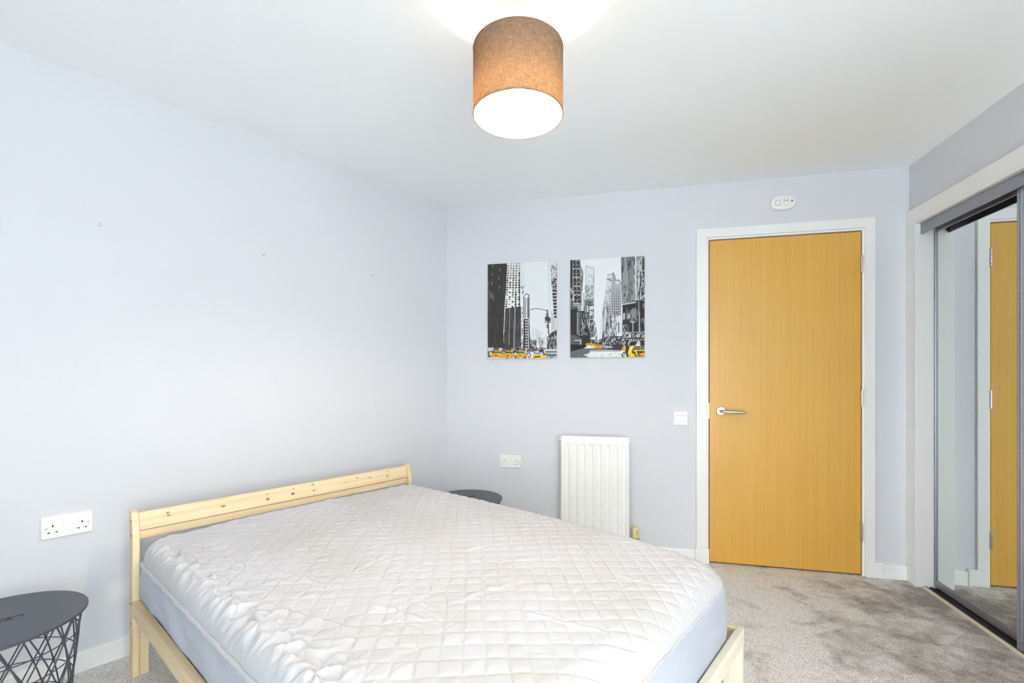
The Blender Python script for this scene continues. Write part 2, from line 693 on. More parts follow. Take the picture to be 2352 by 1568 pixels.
mb.box(rel(0.5415), rel(0.556), 0.047, 0.068, 0, 2.0605)
mb.box(rel(1.382), rel(1.3965), 0.047, 0.068, 0, 2.0605)
mb.box(rel(0.556), rel(1.382), 0.047, 0.068, 2.04, 2.0605)
mb.build('jamb_lining', M['gloss'], tr, 0.0015)

d = struct(empty('door_1', (0.965, YF, 0)))
box('door_leaf', rel(0.5475), rel(1.3915), -0.001, 0.043, 0.010, 2.0545, M['veneer'], d, 0.0015)
lock = box('lock_edge', rel(0.5405), rel(0.5475), 0.006, 0.034, 0.92, 1.02, M['steel'], d)
hd = MB()
hx, hz = rel(0.613), 0.971
hd.lathe([(0.0, -0.001), (0.0265, -0.001), (0.0265, -0.007), (0.024, -0.010), (0.0, -0.010)], 40, (hx, 0, hz), 'y')
h_rose = hd.build('handle_rose', M['steel'], d)
pts = [(hx, -0.008, hz), (hx, -0.034, hz), (hx + 0.002, -0.045, hz - 0.0003), (hx + 0.009, -0.053, hz - 0.0008), (hx + 0.02, -0.055, hz - 0.0015),
       (hx + 0.06, -0.055, hz - 0.003), (hx + 0.122, -0.055, hz - 0.005), (hx + 0.134, -0.054, hz - 0.0055), (hx + 0.139, -0.051, hz - 0.0056)]
MB().tube(pts, [0.0098] * 7 + [0.0085, 0.005], 16).build('handle_lever', M['steel'], d)
for z in (1.861, 1.060, 0.264):
    hg = MB()
    hg.box(rel(1.3885), rel(1.3975), -0.0025, 0.002, z - 0.050, z + 0.050)
    leafo = hg.build('hinge', M['steel'], d)
    for k in range(5):
        z0 = z - 0.052 + k * 0.0208
        MB().lathe([(0.0, z0), (0.0062, z0 + 0.0006), (0.0062, z0 + 0.0195), (0.0, z0 + 0.0201)], 14, (rel(1.394), -0.0075, 0)).build('hinge_knuckle', M['steel'], leafo)

# ------------------------------------------------------------------ wardrobe front
tw = struct(empty('trim_2', (XR, OY1, 0)))


def wy(y): return y - OY1


YO, YI, ZI = wy(YF) - 0.0005, 0.0125, OZ + 0.0125
MB().prism([(YI, 0.096), (YI, ZI), (YO, 2.147), (YO, 0.096)], 'x', -0.016, 0).build('architrave_leg', M['gloss'], tw, 0.0015)
YO2, YI2 = wy(OY0) - 0.097, wy(OY0) - 0.0125
MB().prism([(YO2, 0.096), (YO2, 2.147), (YI2, ZI), (YI2, 0.096)], 'x', -0.016, 0).build('architrave_leg', M['gloss'], tw, 0.0015)
MB().prism([(YI, ZI), (YI2, ZI), (YO2, 2.147), (YO, 2.147)], 'x', -0.016, 0).build('architrave_head', M['gloss'], tw, 0.0015)
MB().box(-0.020, 0, YI, YO, 0, 0.0955).build('plinth_block', M['gloss'], tw, 0.002)
MB().box(-0.020, 0, YO2, YI2, 0, 0.0955).build('plinth_block', M['gloss'], tw, 0.002)
mb = MB()
mb.box(-0.019, 0.11, wy(OY1), wy(OY1) + 0.012, 0, OZ + 0.012)
mb.box(-0.019, 0.11, wy(OY0) - 0.012, wy(OY0), 0, OZ + 0.012)
mb.box(-0.019, 0.11, wy(OY0), wy(OY1), OZ, OZ + 0.012)
mb.build('jamb_lining', M['gloss'], tw, 0.002)

tk = empty('wardrobe_track', (XR, OY1, 0))
tag(tk, 'grey metal sliding track framing the mirrored wardrobe opening above and below', 'track')
MB().box(0.004, 0.012, wy(OY0) + 0.001, -0.001, 1.991, OZ - 0.001).build('fascia', M['alu'], tk, 0.001)
MB().box(0.012, 0.098, wy(OY0) + 0.001, -0.001, OZ - 0.006, OZ - 0.0005).build('top_channel', M['alu_dark'], tk)
MB().box(0.008, 0.026, wy(OY0) + 0.001, -0.001, 0.0, 0.010).build('threshold_strip', M['strip'], tk, 0.002)
mb = MB()
mb.box(0.026, 0.105, wy(OY0) + 0.001, -0.001, 0.0, 0.003)
for x in (0.027, 0.052, 0.098): mb.box(x, x + 0.003, wy(OY0) + 0.001, -0.001, 0.003, 0.011)
mb.build('bottom_channel', M['alu_dark'], tk)


def mirror_door(label, x, y0, y1, z0, z1, fw):
    """panel whose glass faces -x at x, from y0 to y1 (world)"""
    t = empty('mirror_door', (x, (y0 + y1) / 2, z0))
    tag(t, label, 'mirror door')
    hw = (y1 - y0) / 2
    H = z1 - z0
    for s in (-1, 1):
        mb = MB()
        a, b = (hw - fw, hw) if s > 0 else (-hw, -hw + fw)
        # ribbed profile
        q = fw / 22.0
        prof = [(-0.004, a), (0.016, a), (0.016, b), (-0.004, b), (-0.007, b - 2 * q), (-0.007, b - 7 * q), (-0.004, b - 9 * q),
                (-0.004, a + 9 * q), (-0.007, a + 7 * q), (-0.007, a + 2 * q)]
        mb.prism(prof, 'z', 0, H)
        mb.build('stile', M['alu'], t, smooth=False)
    MB().box(-0.005, 0.016, -hw + fw, hw - fw, 0, 0.040).build('bottom_rail', M['alu'], t, 0.001)
    MB().box(-0.005, 0.016, -hw + fw, hw - fw, H - 0.048, H).build('top_rail', M['alu'], t, 0.001)
    MB().box(0.0, 0.006, -hw + fw - 0.002, hw - fw + 0.002, 0.039, H - 0.047).build('mirror_pane', M['mirror'], t, smooth=False)
    MB().box(0.006, 0.014, -hw + fw - 0.002, hw - fw + 0.002, 0.039, H - 0.047).build('backing_board', M['alu_dark'], t, smooth=False)
    return t


mirror_door('tall mirrored sliding wardrobe door reflecting the yellow door, set back beside the corner', XR + 0.074, 2.13, OY1 - 0.004, 0.013, 2.044, 0.011)
mirror_door('front mirrored sliding wardrobe door at the right edge, only its grey frame in view', XR + 0.034, 1.13, 2.462, 0.013, 2.044, 0.024)


# ------------------------------------------------------------------ bed frame
BO = CORNER + DV * 0.487 + NV * 0.204
bed = empty('bed_frame', (BO.x, BO.y, 0), ANG_FRAME)
tag(bed, 'low pine bed frame with knotty slim headboard by the left wall', 'bed frame')


def knot(a, z, ra=0.012, rb=0.006): return (a, z, ra, rb)


KN = [knot(1.235, 0.622, 0.009, 0.004), knot(1.233, 0.611, 0.010, 0.004), knot(1.03, 0.606, 0.014, 0.005), knot(0.84, 0.600, 0.010, 0.009), knot(0.84, 0.622, 0.006, 0.003),
      knot(0.72, 0.603, 0.012, 0.009), knot(0.715, 0.625, 0.006, 0.003), knot(0.615, 0.629, 0.011, 0.004), knot(0.612, 0.600, 0.010, 0.004),
      knot(0.43, 0.610, 0.006, 0.003), knot(0.36, 0.622, 0.008, 0.004), knot(0.28, 0.612, 0.009, 0.004), knot(0.165, 0.603, 0.010, 0.006), knot(0.16, 0.626, 0.006, 0.003)]
W_X = wood('pine_along_headboard', 'x', PINE_L, PINE_D, knots=KN)
W_X_LIT = wood('pine_foot_window_lit', 'x', (244, 234, 213), (232, 217, 188))  # paler copy of the pine, window light on the foot put into its colour
W_Y = wood('pine_along_rail', 'y', PINE_L, PINE_D)
W_Z = wood('pine_upright', 'z', PINE_L, PINE_D)
BW, BL = 1.355, 1.905
# headboard: two boards between shaped posts
hb = MB().prism([(-0.012, 0.573), (0.010, 0.573), (-0.006, 0.640), (-0.028, 0.640)], 'x', 0.023, BW - 0.023).build('upper_board', W_X, bed, 0.0025)
MB().prism([(-0.016, 0.536), (0.001, 0.536), (0.001, 0.5700), (-0.016, 0.5700)], 'x', 0.023, BW - 0.023).build('lower_board', W_X, bed, 0.0025)
for a0, a1 in ((0.0, 0.023), (BW - 0.023, BW)):
    MB().prism([(-0.036, 0.0), (0.020, 0.0), (0.020, 0.560), (0.018, 0.578), (-0.002, 0.646), (-0.036, 0.650)], 'x', a0, a1).build('head_post', W_Z, bed, 0.002)
    bolts = []
    out = -0.0008 if a0 == 0 else BW + 0.0008
    for zz in (0.612, 0.556, 0.285, 0.205):
        MB().lathe([(0.0, out), (0.0045, out), (0.0045, out - 0.004 if a0 else out + 0.004), (0.0, out - 0.004 if a0 else out + 0.004)], 12, (0, -0.008, zz), 'x').build('bolt', M['alu_dark'], bed)
for a0, a1 in ((0.0235, 0.053), (BW - 0.053, BW - 0.0235)):
    MB().box(a0, a1, -0.010, 0.020, 0.0, 0.245).build('leg', W_Z, bed, 0.002)
# rails
MB().box(BW - 0.025, BW, 0.0205, BL - 0.0225, 0.240, 0.302).build('side_rail', W_Y, bed, 0.002)
MB().box(0.0, 0.025, 0.0205, BL - 0.0225, 0.240, 0.302).build('side_rail', W_Y, bed, 0.002)
MB().box(0.0, BW, BL - 0.022, BL, 0.240, 0.302).build('foot_rail', W_X_LIT, bed, 0.002)
MB().box(0.0535, BW - 0.0535, -0.010, 0.012, 0.180, 0.245).build('head_rail', W_X_LIT, bed, 0.002)
W_Z_LIT = wood('pine_upright_window_lit', 'z', (244, 234, 213), (232, 217, 188))  # upright pine whitened the same way for the window light
for a0, a1, c0, c1 in ((0.0, 0.023, 0.026, 0.056), (BW - 0.023, BW, BW - 0.056, BW - 0.026)):
    MB().box(a0, a1, BL - 0.056, BL - 0.001, 0.0, 0.2395).build('foot_post', W_Z_LIT, bed, 0.002)
    MB().box(c0, c1, BL - 0.056, BL - 0.026, 0.0, 0.2395).build('leg', W_Z_LIT, bed, 0.002)
    MB().lathe([(0.0, BL - 0.0245), (0.005, BL - 0.0245), (0.005, BL - 0.028), (0.0, BL - 0.028)], 12, ((c0 + c1) / 2, 0, 0.218), 'y').build('bolt', M['alu'], bed)
# slat ledges and slats under the mattress
for a0, a1 in ((0.0255, 0.045), (BW - 0.045, BW - 0.0255)):
    MB().box(a0, a1, 0.03, BL - 0.06, 0.242, 0.257).build('slat_ledge', W_Y, bed)
sl = None
for k in range(14):
    y = 0.05 + k * 0.1305
    if sl is None:
        sl = MB().box(0.027, BW - 0.027, -0.034, 0.034, 0.2575, 0.270).build('slat', W_X_LIT, bed)
        s_ = sl
    else:
        s_ = sl.copy()
        COL.objects.link(s_)
        s_.parent = bed
    s_.location = (0, y + 0.02, 0)

# ------------------------------------------------------------------ mattress in its quilted protector (bed-frame coordinates)
mat_t = empty('mattress', (BO.x, BO.y, 0.2705), ANG_FRAME)
tag(mat_t, 'thick mattress in a white diamond quilted protector lying on the pine bed', 'mattress')
MZ = 0.2705
MA0, MA1, ML0, ML1 = 0.018, 1.342, 0.026, 1.868
SEAM = 0.463


def vnoise(x, y, seed, octaves=1):
    """smooth value noise on arrays"""
    out = np.zeros_like(x)
    amp = 1.0
    rng = np.random.default_rng(seed)
    for _ in range(octaves):
        tab = rng.random((256, 256)) * 2 - 1
        xi, yi = np.floor(x).astype(int), np.floor(y).astype(int)
        fx, fy = x - xi, y - yi
        fx = fx * fx * (3 - 2 * fx)
        fy = fy * fy * (3 - 2 * fy)
        g = lambda a, b: tab[a & 255, b & 255]
        out += amp * ((g(xi, yi) * (1 - fx) + g(xi + 1, yi) * fx) * (1 - fy) + (g(xi, yi + 1) * (1 - fx) + g(xi + 1, yi + 1) * fx) * fy)
        x, y = x * 2.03 + 11.3, y * 2.03 + 5.7
        amp *= 0.5
    return out


def rounded_rect(aa, ll, r):
    """pull the corners of the rectangle onto an arc of radius r"""
    ca = np.clip(aa, MA0 + r, MA1 - r)
    cl = np.clip(ll, ML0 + r, ML1 - r)
    da, dl = aa - ca, ll - cl
    m = np.maximum(np.abs(da), np.abs(dl))
    e = np.hypot(da, dl)
    k = np.where(e > 1e-9, m / np.maximum(e, 1e-9), 1.0)
    return ca + da * k, cl + dl * k


def edge_dist(a, l, r):
    ca = np.clip(a, MA0 + r, MA1 - r)
    cl = np.clip(l, ML0 + r, ML1 - r)
    e = np.hypot(a - ca, l - cl)
    inner = np.minimum(np.minimum(a - MA0, MA1 - a), np.minimum(l - ML0, ML1 - l))
    return np.where(e > 0, r - e, np.maximum(inner, r))


def seg_ridge(a, l, p, q, width, seed, wob=0.003):
    p, q = np.array(p), np.array(q)
    dvec = q - p
    L = np.hypot(*dvec)
    dvec = dvec / L
    t = (a - p[0]) * dvec[0] + (l - p[1]) * dvec[1]
    s = -(a - p[0]) * dvec[1] + (l - p[1]) * dvec[0]
    s = s + wob * np.sin(t * 40 + seed) + wob * 0.6 * np.sin(t * 95 + seed * 2)
    env = np.clip(t / (0.15 * L), 0, 1) * np.clip((L - t) / (0.15 * L), 0, 1)
    return np.exp(-(s / width) ** 2) * env, np.exp(-((s - width * 1.4) / width) ** 2) * env


def top_surface(a, l):
    e = edge_dist(a, l, 0.10)
    foot = np.clip((l - 1.35) / 0.5, 0, 1)
    w = 0.050 + 0.085 * foot ** 2
    t = np.clip(e / w, 0, 1)
    shoulder = np.sqrt(np.clip(1 - (1 - t) ** 2, 0, 1))
    crown = 0.086 - 0.022 * foot ** 1.5 - 0.012 * np.clip((a - 1.0) / 0.35, 0, 1)
    z = SEAM + crown * shoulder
    z += 0.004 * vnoise(a * 3.1, l * 3.1, 3)
    # quilting
    pitch = 0.0530
    wa = a + 0.0045 * vnoise(a * 5, l * 5, 4) + 0.0015 * vnoise(a * 17, l * 17, 14)
    wl = l + 0.0045 * vnoise(a * 5 + 9, l * 5, 5) + 0.0015 * vnoise(a * 17, l * 17 + 4, 15)
    p = (wa + wl) / math.sqrt(2) / pitch
    q = (wa - wl) / math.sqrt(2) / pitch
    fp, fq = np.abs(p - np.round(p)), np.abs(q - np.round(q))   # 0 on a seam
    sm = lambda f: np.clip(f / 0.17, 0, 1) * (2 - np.clip(f / 0.17, 0, 1))
    puff = 0.62 * np.minimum(sm(fp), sm(fq)) + 0.38 * np.cos(np.pi * fp - np.pi / 2) * np.cos(np.pi * fq - np.pi / 2)
    cell = vnoise(np.round(p - 0.5) * 7.31 + 0.5, np.round(q - 0.5) * 5.77 + 0.5, 6)
    fade = np.clip((e - 0.006) / 0.03, 0, 1)
    z += fade * (0.0046 + 0.0014 * cell) * puff
    # each cell sags a bit to one side
    z += fade * 0.0011 * puff * np.sin(2 * math.pi * (p - q) * 0.5 + 6 * cell)
    # small creases
    cr = np.abs(vnoise((a + l) * 26, (a - l) * 9, 8)) ; cr = np.exp(-(cr / 0.10) ** 2)
    gate = np.clip(vnoise(a * 6, l * 6, 9) * 2 - 0.1, 0, 1)
    z -= fade * 0.0022 * cr * gate
    cr2 = np.abs(vnoise(a * 12, l * 38, 18)); cr2 = np.exp(-(cr2 / 0.12) ** 2)
    z -= fade * 0.0018 * cr2 * np.clip(vnoise(a * 5 + 3, l * 5, 19) * 2 - 0.2, 0, 1)
    # gathered puckers along the long side nearest the camera
    near = np.exp(-((MA1 - a - 0.055) / 0.050) ** 2) * np.clip((l - 0.02) / 0.1, 0, 1)
    pk = 0.9 - 2.2 * np.abs(vnoise(l * 22 + a * 16, a * 20 - l * 6, 10, 2))
    z += near * 0.0085 * pk
    near2 = np.exp(-((MA1 - a - 0.12) / 0.10) ** 2)
    z += near2 * 0.0045 * (0.6 - 1.8 * np.abs(vnoise(l * 15, a * 12 + l * 8, 11)))
    # long folds
    for (pp, qq, wd, h, sd) in FOLDS:
        up, dn = seg_ridge(a, l, pp, qq, wd, sd)
        z += h * up - 0.5 * h * dn
    return z


FOLDS = [((1.06, 1.18), (0.99, 1.44), 0.008, 0.0045, 1.0), ((0.66, 1.42), (0.93, 1.36), 0.010, 0.0035, 2.0),
         ((0.80, 0.93), (0.97, 0.97), 0.007, 0.004, 3.0), ((1.13, 0.72), (1.07, 0.98), 0.007, 0.005, 4.0),
         ((0.45, 1.18), (0.62, 1.10), 0.007, 0.0035, 5.0), ((0.25, 1.35), (0.40, 1.55), 0.007, 0.0035, 6.0),
         ((1.20, 0.45), (1.16, 0.70), 0.007, 0.005, 7.0), ((0.55, 0.35), (0.70, 0.75), 0.008, 0.0035, 8.0),
         ((0.80, 1.55), (0.72, 1.78), 0.007, 0.004, 9.0), ((0.42, 1.60), (0.36, 1.80), 0.007, 0.004, 10.0),
         ((1.22, 1.02), (1.14, 1.30), 0.008, 0.005, 11.0), ((0.62, 0.20), (0.58, 1.05), 0.010, 0.003, 12.0)]
na, nl = 400, 560
ga = MA0 + (MA1 - MA0) * (0.5 - 0.5 * np.cos(np.pi * np.linspace(0, 1, na))) * 0.25 + (MA1 - MA0) * np.linspace(0, 1, na) * 0.75
gl_ = ML0 + (ML1 - ML0) * (0.5 - 0.5 * np.cos(np.pi * np.linspace(0, 1, nl))) * 0.25 + (ML1 - ML0) * np.linspace(0, 1, nl) * 0.75
AA, LL = np.meshgrid(ga, gl_)
RA, RL = rounded_rect(AA, LL, 0.10)
ZZ = top_surface(RA, RL)
P = np.stack([RA, RL, ZZ - MZ], -1)
grid_mesh('quilted_cover', P, M['cover'], mat_t)

# side skirt: follows the same outline, tucked in under the frame
N = 560
per = []
r = 0.10
segs_ = [(MA1 - r - (MA0 + r)), (ML1 - r - (ML0 + r))]
for cx, cy, a0 in ((MA1 - r, ML0 + r, -math.pi / 2), (MA1 - r, ML1 - r, 0), (MA0 + r, ML1 - r, math.pi / 2), (MA0 + r, ML0 + r, math.pi)):
    for k in range(24):
        t = a0 + (math.pi / 2) * k / 23
        per.append((cx + r * math.cos(t), cy + r * math.sin(t), math.cos(t), math.sin(t)))
full = []
for i in range(len(per)):
    p, q = per[i], per[(i + 1) % len(per)]
    dist = math.hypot(q[0] - p[0], q[1] - p[1])
    kmax = max(1, int(dist / 0.012))
    for k in range(kmax):
        t = k / kmax
        full.append(tuple(p[j] * (1 - t) + q[j] * t for j in range(4)))
full = np.array(full)
rows = 16
SP = np.zeros((rows, len(full) + 1, 3))
arc = np.concatenate([[0], np.cumsum(np.hypot(*(np.diff(full[:, :2], axis=0).T)))])
for i in range(rows):
    f = i / (rows - 1)                       # 0 bottom, 1 seam
    z = 0.2705 + (SEAM - 0.2705) * f
    k_ = min(1.0, max(0.0, (f - 0.19) / 0.22))
    bulge = (-0.0155 * np.abs(full[:, 2]) + 0.010 * np.maximum(full[:, 3], 0)) * (1 - k_) + k_ * 0.011 * math.sin(math.pi * (0.25 + 0.75 * f))
    wob = 0.0045 * vnoise(arc * 9 + f * 3.0, np.full_like(arc, f * 5), 21) * math.sin(math.pi * f) + 0.002 * vnoise(arc * 22, np.full_like(arc, f * 9), 22) * math.sin(math.pi * f)
    off = np.clip(bulge + wob * k_, -0.016, 0.02)
    SP[i, :-1, 0] = full[:, 0] + full[:, 2] * off
    SP[i, :-1, 1] = full[:, 1] + full[:, 3] * off
    SP[i, :-1, 2] = z - MZ
    SP[i, -1] = SP[i, 0]
# the head end stands against the posts, keep it flat there
SP[:, :, 1] = np.maximum(SP[:, :, 1], 0.0225)
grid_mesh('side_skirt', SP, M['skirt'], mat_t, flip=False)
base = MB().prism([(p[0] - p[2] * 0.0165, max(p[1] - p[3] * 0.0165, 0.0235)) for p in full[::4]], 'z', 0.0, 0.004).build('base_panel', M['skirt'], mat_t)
# rolled seam between top and skirt
mb = MB()
pts = []
sr = []
for i in range(0, len(full), 2):
    sr.append(0.0028 + 0.0047 * min(1.0, max(0.0, (full[i, 2] - 0.6) / 0.4)))
    w1 = 0.0022 * math.sin(arc[i] * 120) + 0.002 * math.sin(arc[i] * 47 + 1)
    pts.append((full[i, 0] + full[i, 2] * 0.001, max(full[i, 1] + full[i, 3] * 0.001, 0.030), SEAM - MZ + 0.001 + w1))
mb.tube(pts, sr, 8, closed=True)
mb.build('edge_seam', M['cover'], mat_t)


# ------------------------------------------------------------------ wire basket tables
def basket_table(label, x, y, rz):
    t = empty('basket_table', (x, y, 0), rz)
    tag(t, label, 'side table', 'wire basket side tables')
    H = 0.408
    Rt, Rb = 0.205, 0.165

    def rad(z): return Rb + (Rt - Rb) * (z / H)
    # lid: flat disc with a lip and a long finger slot through the middle
    R = 0.221
    seg = 96
    slot_l, slot_w = 0.068, 0.0110
    ring = [(R * math.cos(2 * math.pi * k / seg), R * math.sin(2 * math.pi * k / seg)) for k in range(seg)]
    hole = []
    for k in range(seg):
        a = 2 * math.pi * k / seg
        c, s = math.cos(a), math.sin(a)
        # stadium outline in the same angular order
        if abs(s) * slot_l < abs(c) * 1e-9: px, py = math.copysign(slot_l, c), 0
        else:
            tline = slot_w / max(abs(s), 1e-9)
            px, py = c * tline, s * tline
            if abs(px) > slot_l - slot_w:
                cx = math.copysign(slot_l - slot_w, c)
                bq = -c * cx
                disc = bq * bq - (cx * cx - slot_w ** 2)
                tt = -bq + math.sqrt(max(disc, 0))
                px, py = c * tt, s * tt
        hole.append((px, py))
    mid = [(0.45 * r_[0] + 0.55 * h_[0], 0.45 * r_[1] + 0.55 * h_[1]) for r_, h_ in zip(ring, hole)]
    z0, z1 = 0.4125, 0.420
    loops = [([(p[0], p[1], z0 + 0.003) for p in hole]), [(p[0], p[1], z1) for p in hole], [(p[0], p[1], z1) for p in mid],
             [(p[0] * 0.992, p[1] * 0.992, z1) for p in ring], [(p[0], p[1], z1 - 0.0015) for p in ring], [(p[0], p[1], z0) for p in ring],
             [(p[0] * 0.99, p[1] * 0.99, z0) for p in ring], [(p[0] * 0.99, p[1] * 0.99, z0 + 0.003) for p in ring]]
    vs = [v for lp in loops for v in lp]
    fs = []
    nl_ = len(loops)
    for i in range(nl_):
        j = (i + 1) % nl_
        for k in range(seg):
            l = (k + 1) % seg
            fs.append((i * seg + k, j * seg + k, j * seg + l, i * seg + l))
    MB().add(vs, fs).build('lid', M['navy'], t, angle=30)
    MB().box(-0.075, 0.075, -0.018, 0.018, 0.4095, 0.4120).build('slot_shade_plate', M['black'], t, 0.001)  # added black plate for the darkness inside the basket
    # rings
    def ring_tube(name, z, rr, wr):
        MB().tube([(rr * math.cos(2 * math.pi * k / 64), rr * math.sin(2 * math.pi * k / 64), z) for k in range(64)], wr, 6, closed=True).build(name, M['navy'], t)
    ring_tube('rim_ring', 0.4085, Rt, 0.0035)
    for z in (0.343, 0.269, 0.195, 0.121, 0.047): ring_tube('hoop', z, rad(z), 0.0019)
    ring_tube('base_ring', 0.0035, Rb, 0.0035)
    NW = 18
    dz = 0.0745
    step = 2 * math.pi / NW / 2
    protos = {}
    for sgn in (1, -1):
        pts = []
        for k in range(23):
            z = 0.003 + (0.407 - 0.003) * k / 22
            a = sgn * step * (z - 0.047) / 0.074
            pts.append((rad(z) * math.cos(a), rad(z) * math.sin(a), z))
        protos[sgn] = MB().tube(pts, 0.0024, 6).build('wire', M['navy'], t)
        for k in range(1, NW):
            c = protos[sgn].copy()
            COL.objects.link(c)
            c.parent = t
            c.rotation_euler = (0, 0, 2 * math.pi * k / NW)
    # floor of the basket
    for k in range(4):
        a = math.pi * k / 4
        MB().tube([(-Rb * math.cos(a), -Rb * math.sin(a), 0.004), (Rb * math.cos(a), Rb * math.sin(a), 0.004)], 0.0022, 6).build('base_wire', M['navy'], t)
    return t


basket_table('dark navy wire basket table with slotted lid beside the bed near the camera', -1.908, 1.042, math.atan2(0.048, 0.027))
basket_table('navy round lidded basket table mostly hidden behind the far side of the mattress', -0.952, 2.811, math.atan2(0.039, 0.022))


# ------------------------------------------------------------------ radiator
rd = empty('radiator', (-0.1725, YF, 0.10))
tag(rd, 'white pressed steel panel radiator with vertical grooves under the city pictures', 'radiator')
RX, RZ0, RZ1 = 0.2225, 0.0, 0.697
# front sheet as a height field: eight recessed channels between wide ribs
xs, zs = np.linspace(-RX, RX, 190), np.concatenate([np.linspace(0, 0.09, 24), np.linspace(0.10, 0.60, 8), np.linspace(0.61, 0.697, 30)])
XX, ZG = np.meshgrid(xs, zs)
pitch = 0.0525
ph = np.abs((XX - 0.004) / pitch - (np.floor((XX - 0.004) / pitch) + 0.5)) * pitch
inside = (np.abs(XX - 0.004) < 4 * pitch)
chan = np.clip((0.0160 - ph) / 0.007, 0, 1)
chan = chan * chan * (3 - 2 * chan)
endf = np.clip((ZG - 0.055) / 0.012, 0, 1) * np.clip((0.648 - ZG) / 0.012, 0, 1)
depth = 0.0075 * chan * inside * endf
ed = np.minimum(np.minimum(XX + RX, RX - XX), np.minimum(ZG, 0.697 - ZG))
roll = 0.010 * np.clip(1 - ed / 0.010, 0, 1) ** 2
corner = np.minimum(XX + RX, RX - XX) + np.minimum(ZG, 0.697 - ZG)
YYs = -0.100 + depth + roll
P = np.stack([XX, YYs, ZG], -1)
# clip the sheet's corners
cl_ = np.clip(0.014 - corner, 0, None)
P[..., 0] -= np.sign(XX) * cl_ * 0.5
P[..., 2] -= np.sign(ZG - 0.35) * cl_ * 0.5
grid_mesh('front_panel', P, M['radiator'], rd)
mb = MB()
mb.box(-RX + 0.001, RX - 0.001, -0.0905, -0.076, 0.0015, 0.6955)
mb.build('back_panel', M['radiator'], rd, 0.003)
mb = MB()
for k in range(12):
    x = -RX + 0.03 + k * 0.035
    mb.box(x, x + 0.0015, -0.0755, -0.040, 0.05, 0.65)
mb.box(-RX + 0.03, RX - 0.028, -0.0415, -0.040, 0.05, 0.65)
mb.build('convector_fins', M['radiator'], rd)
for x in (-0.13, 0.13):
    MB().box(x - 0.02, x + 0.02, -0.042, -0.0005, 0.12, 0.58).build('wall_bracket', M['radiator'], rd, 0.002)
for sx in (-1, 1):
    MB().lathe([(0.0, sx * (RX - 0.002)), (0.008, sx * (RX - 0.002)), (0.008, sx * (RX + 0.008)), (0.006, sx * (RX + 0.010)), (0.0, sx * (RX + 0.010))], 14, (0, -0.083, 0.672), 'x').build('bleed_plug', M['radiator'], rd)
# valve at the bottom right corner
vx = 0.090 + 0.1725
vb = MB()
vb.tube([(RX - 0.004, -0.083, 0.030), (vx, -0.083, 0.030)], 0.009, 12)
vb.tube([(vx, -0.083, 0.045), (vx, -0.083, -0.098)], 0.0085, 12)
vb.build('valve_body', M['steel'], rd)
vh = MB().lathe([(0.0, 0.040), (0.019, 0.040), (0.021, 0.046), (0.021, 0.058), (0.0225, 0.060), (0.0225, 0.104), (0.021, 0.114), (0.016, 0.120), (0.0, 0.122)], 32, (vx, -0.083, 0)).build('valve_head', M['cream'], rd)
MB().box(vx + 0.003, vx + 0.0062, -0.1065, -0.1035, 0.080, 0.102).build('valve_mark', M['black'], vh)
for k in range(7):
    a = -2.6 + k * 0.35
    MB().box(-0.0016, 0.0016, -0.0232, -0.0212, 0.048, 0.054).build('valve_vent', M['black'], vh, loc=(vx, -0.083, 0), rz=a + 1.57)


# ------------------------------------------------------------------ sockets, switch, alarm
def socket(label, loc, rz):
    t = empty('double_socket', loc, rz)
    tag(t, label, 'socket', 'double wall sockets')
    w2, h2 = 0.0755, 0.0435
    MB().box(-w2, w2, -0.0095, -0.0003, -h2, h2).build('face_plate', M['plastic'], t, 0.003, segs=3)
    for s in (-1, 1):
        MB().prism([(-0.0128, -0.0005 + 0.004), (-0.0092, 0.004), (-0.0092, 0.033), (-0.0108, 0.033)], 'x', min(s * 0.0004, s * 0.0135), max(s * 0.0004, s * 0.0135)).build('rocker', M['plastic'], t, 0.0005)
        MB().lathe([(0, -0.0094), (0.0036, -0.0094), (0.0036, -0.0104), (0.0028, -0.0108), (0, -0.0108)], 16, (s * 0.0603, 0, -0.001), 'y').build('screw', M['steel'], t)
        cx = s * 0.0425
        MB().box(cx - 0.0021, cx + 0.0021, -0.0098, -0.0090, 0.0005, 0.0088).build('pin_hole_shade', M['black'], t)  # black blocks painted in for the shade inside the pin holes
        for u in (-1, 1):
            MB().box(cx + u * 0.0110 - 0.0034, cx + u * 0.0110 + 0.0034, -0.0098, -0.0090, -0.0218, -0.0178).build('pin_hole_shade', M['black'], t)
    return t


socket('double plug socket on the left wall above the near basket table', CORNER + DV * 2.005 + NV * 0 + Vector((0, 0, 0.600)), ANG_LEFTWALL)
socket('double plug socket on the far wall between the corner and radiator', Vector((-0.758, YF, 0.595)), 0)

t = empty('light_switch', (0.3715, YF, 0.920))
tag(t, 'white square light switch on the wall left of the yellow door', 'light switch')
MB().box(-0.043, 0.043, -0.009, -0.0003, -0.0435, 0.0435).build('face_plate', M['plastic'], t, 0.003, segs=3)
MB().box(-0.0305, 0.0305, -0.0098, -0.0090, -0.0245, 0.0205).build('rocker_surround', M['ink'], t)
MB().prism([(-0.0118, -0.0235), (-0.009, -0.0235), (-0.009, 0.0195), (-0.0100, 0.0195)], 'x', -0.0295, 0.0295).build('rocker', M['plastic'], t, 0.0008)

al = empty('carbon_monoxide_alarm', (0.9665, YF, 2.2545))
tag(al, 'white oval gas alarm with round button mounted above the door', 'alarm')
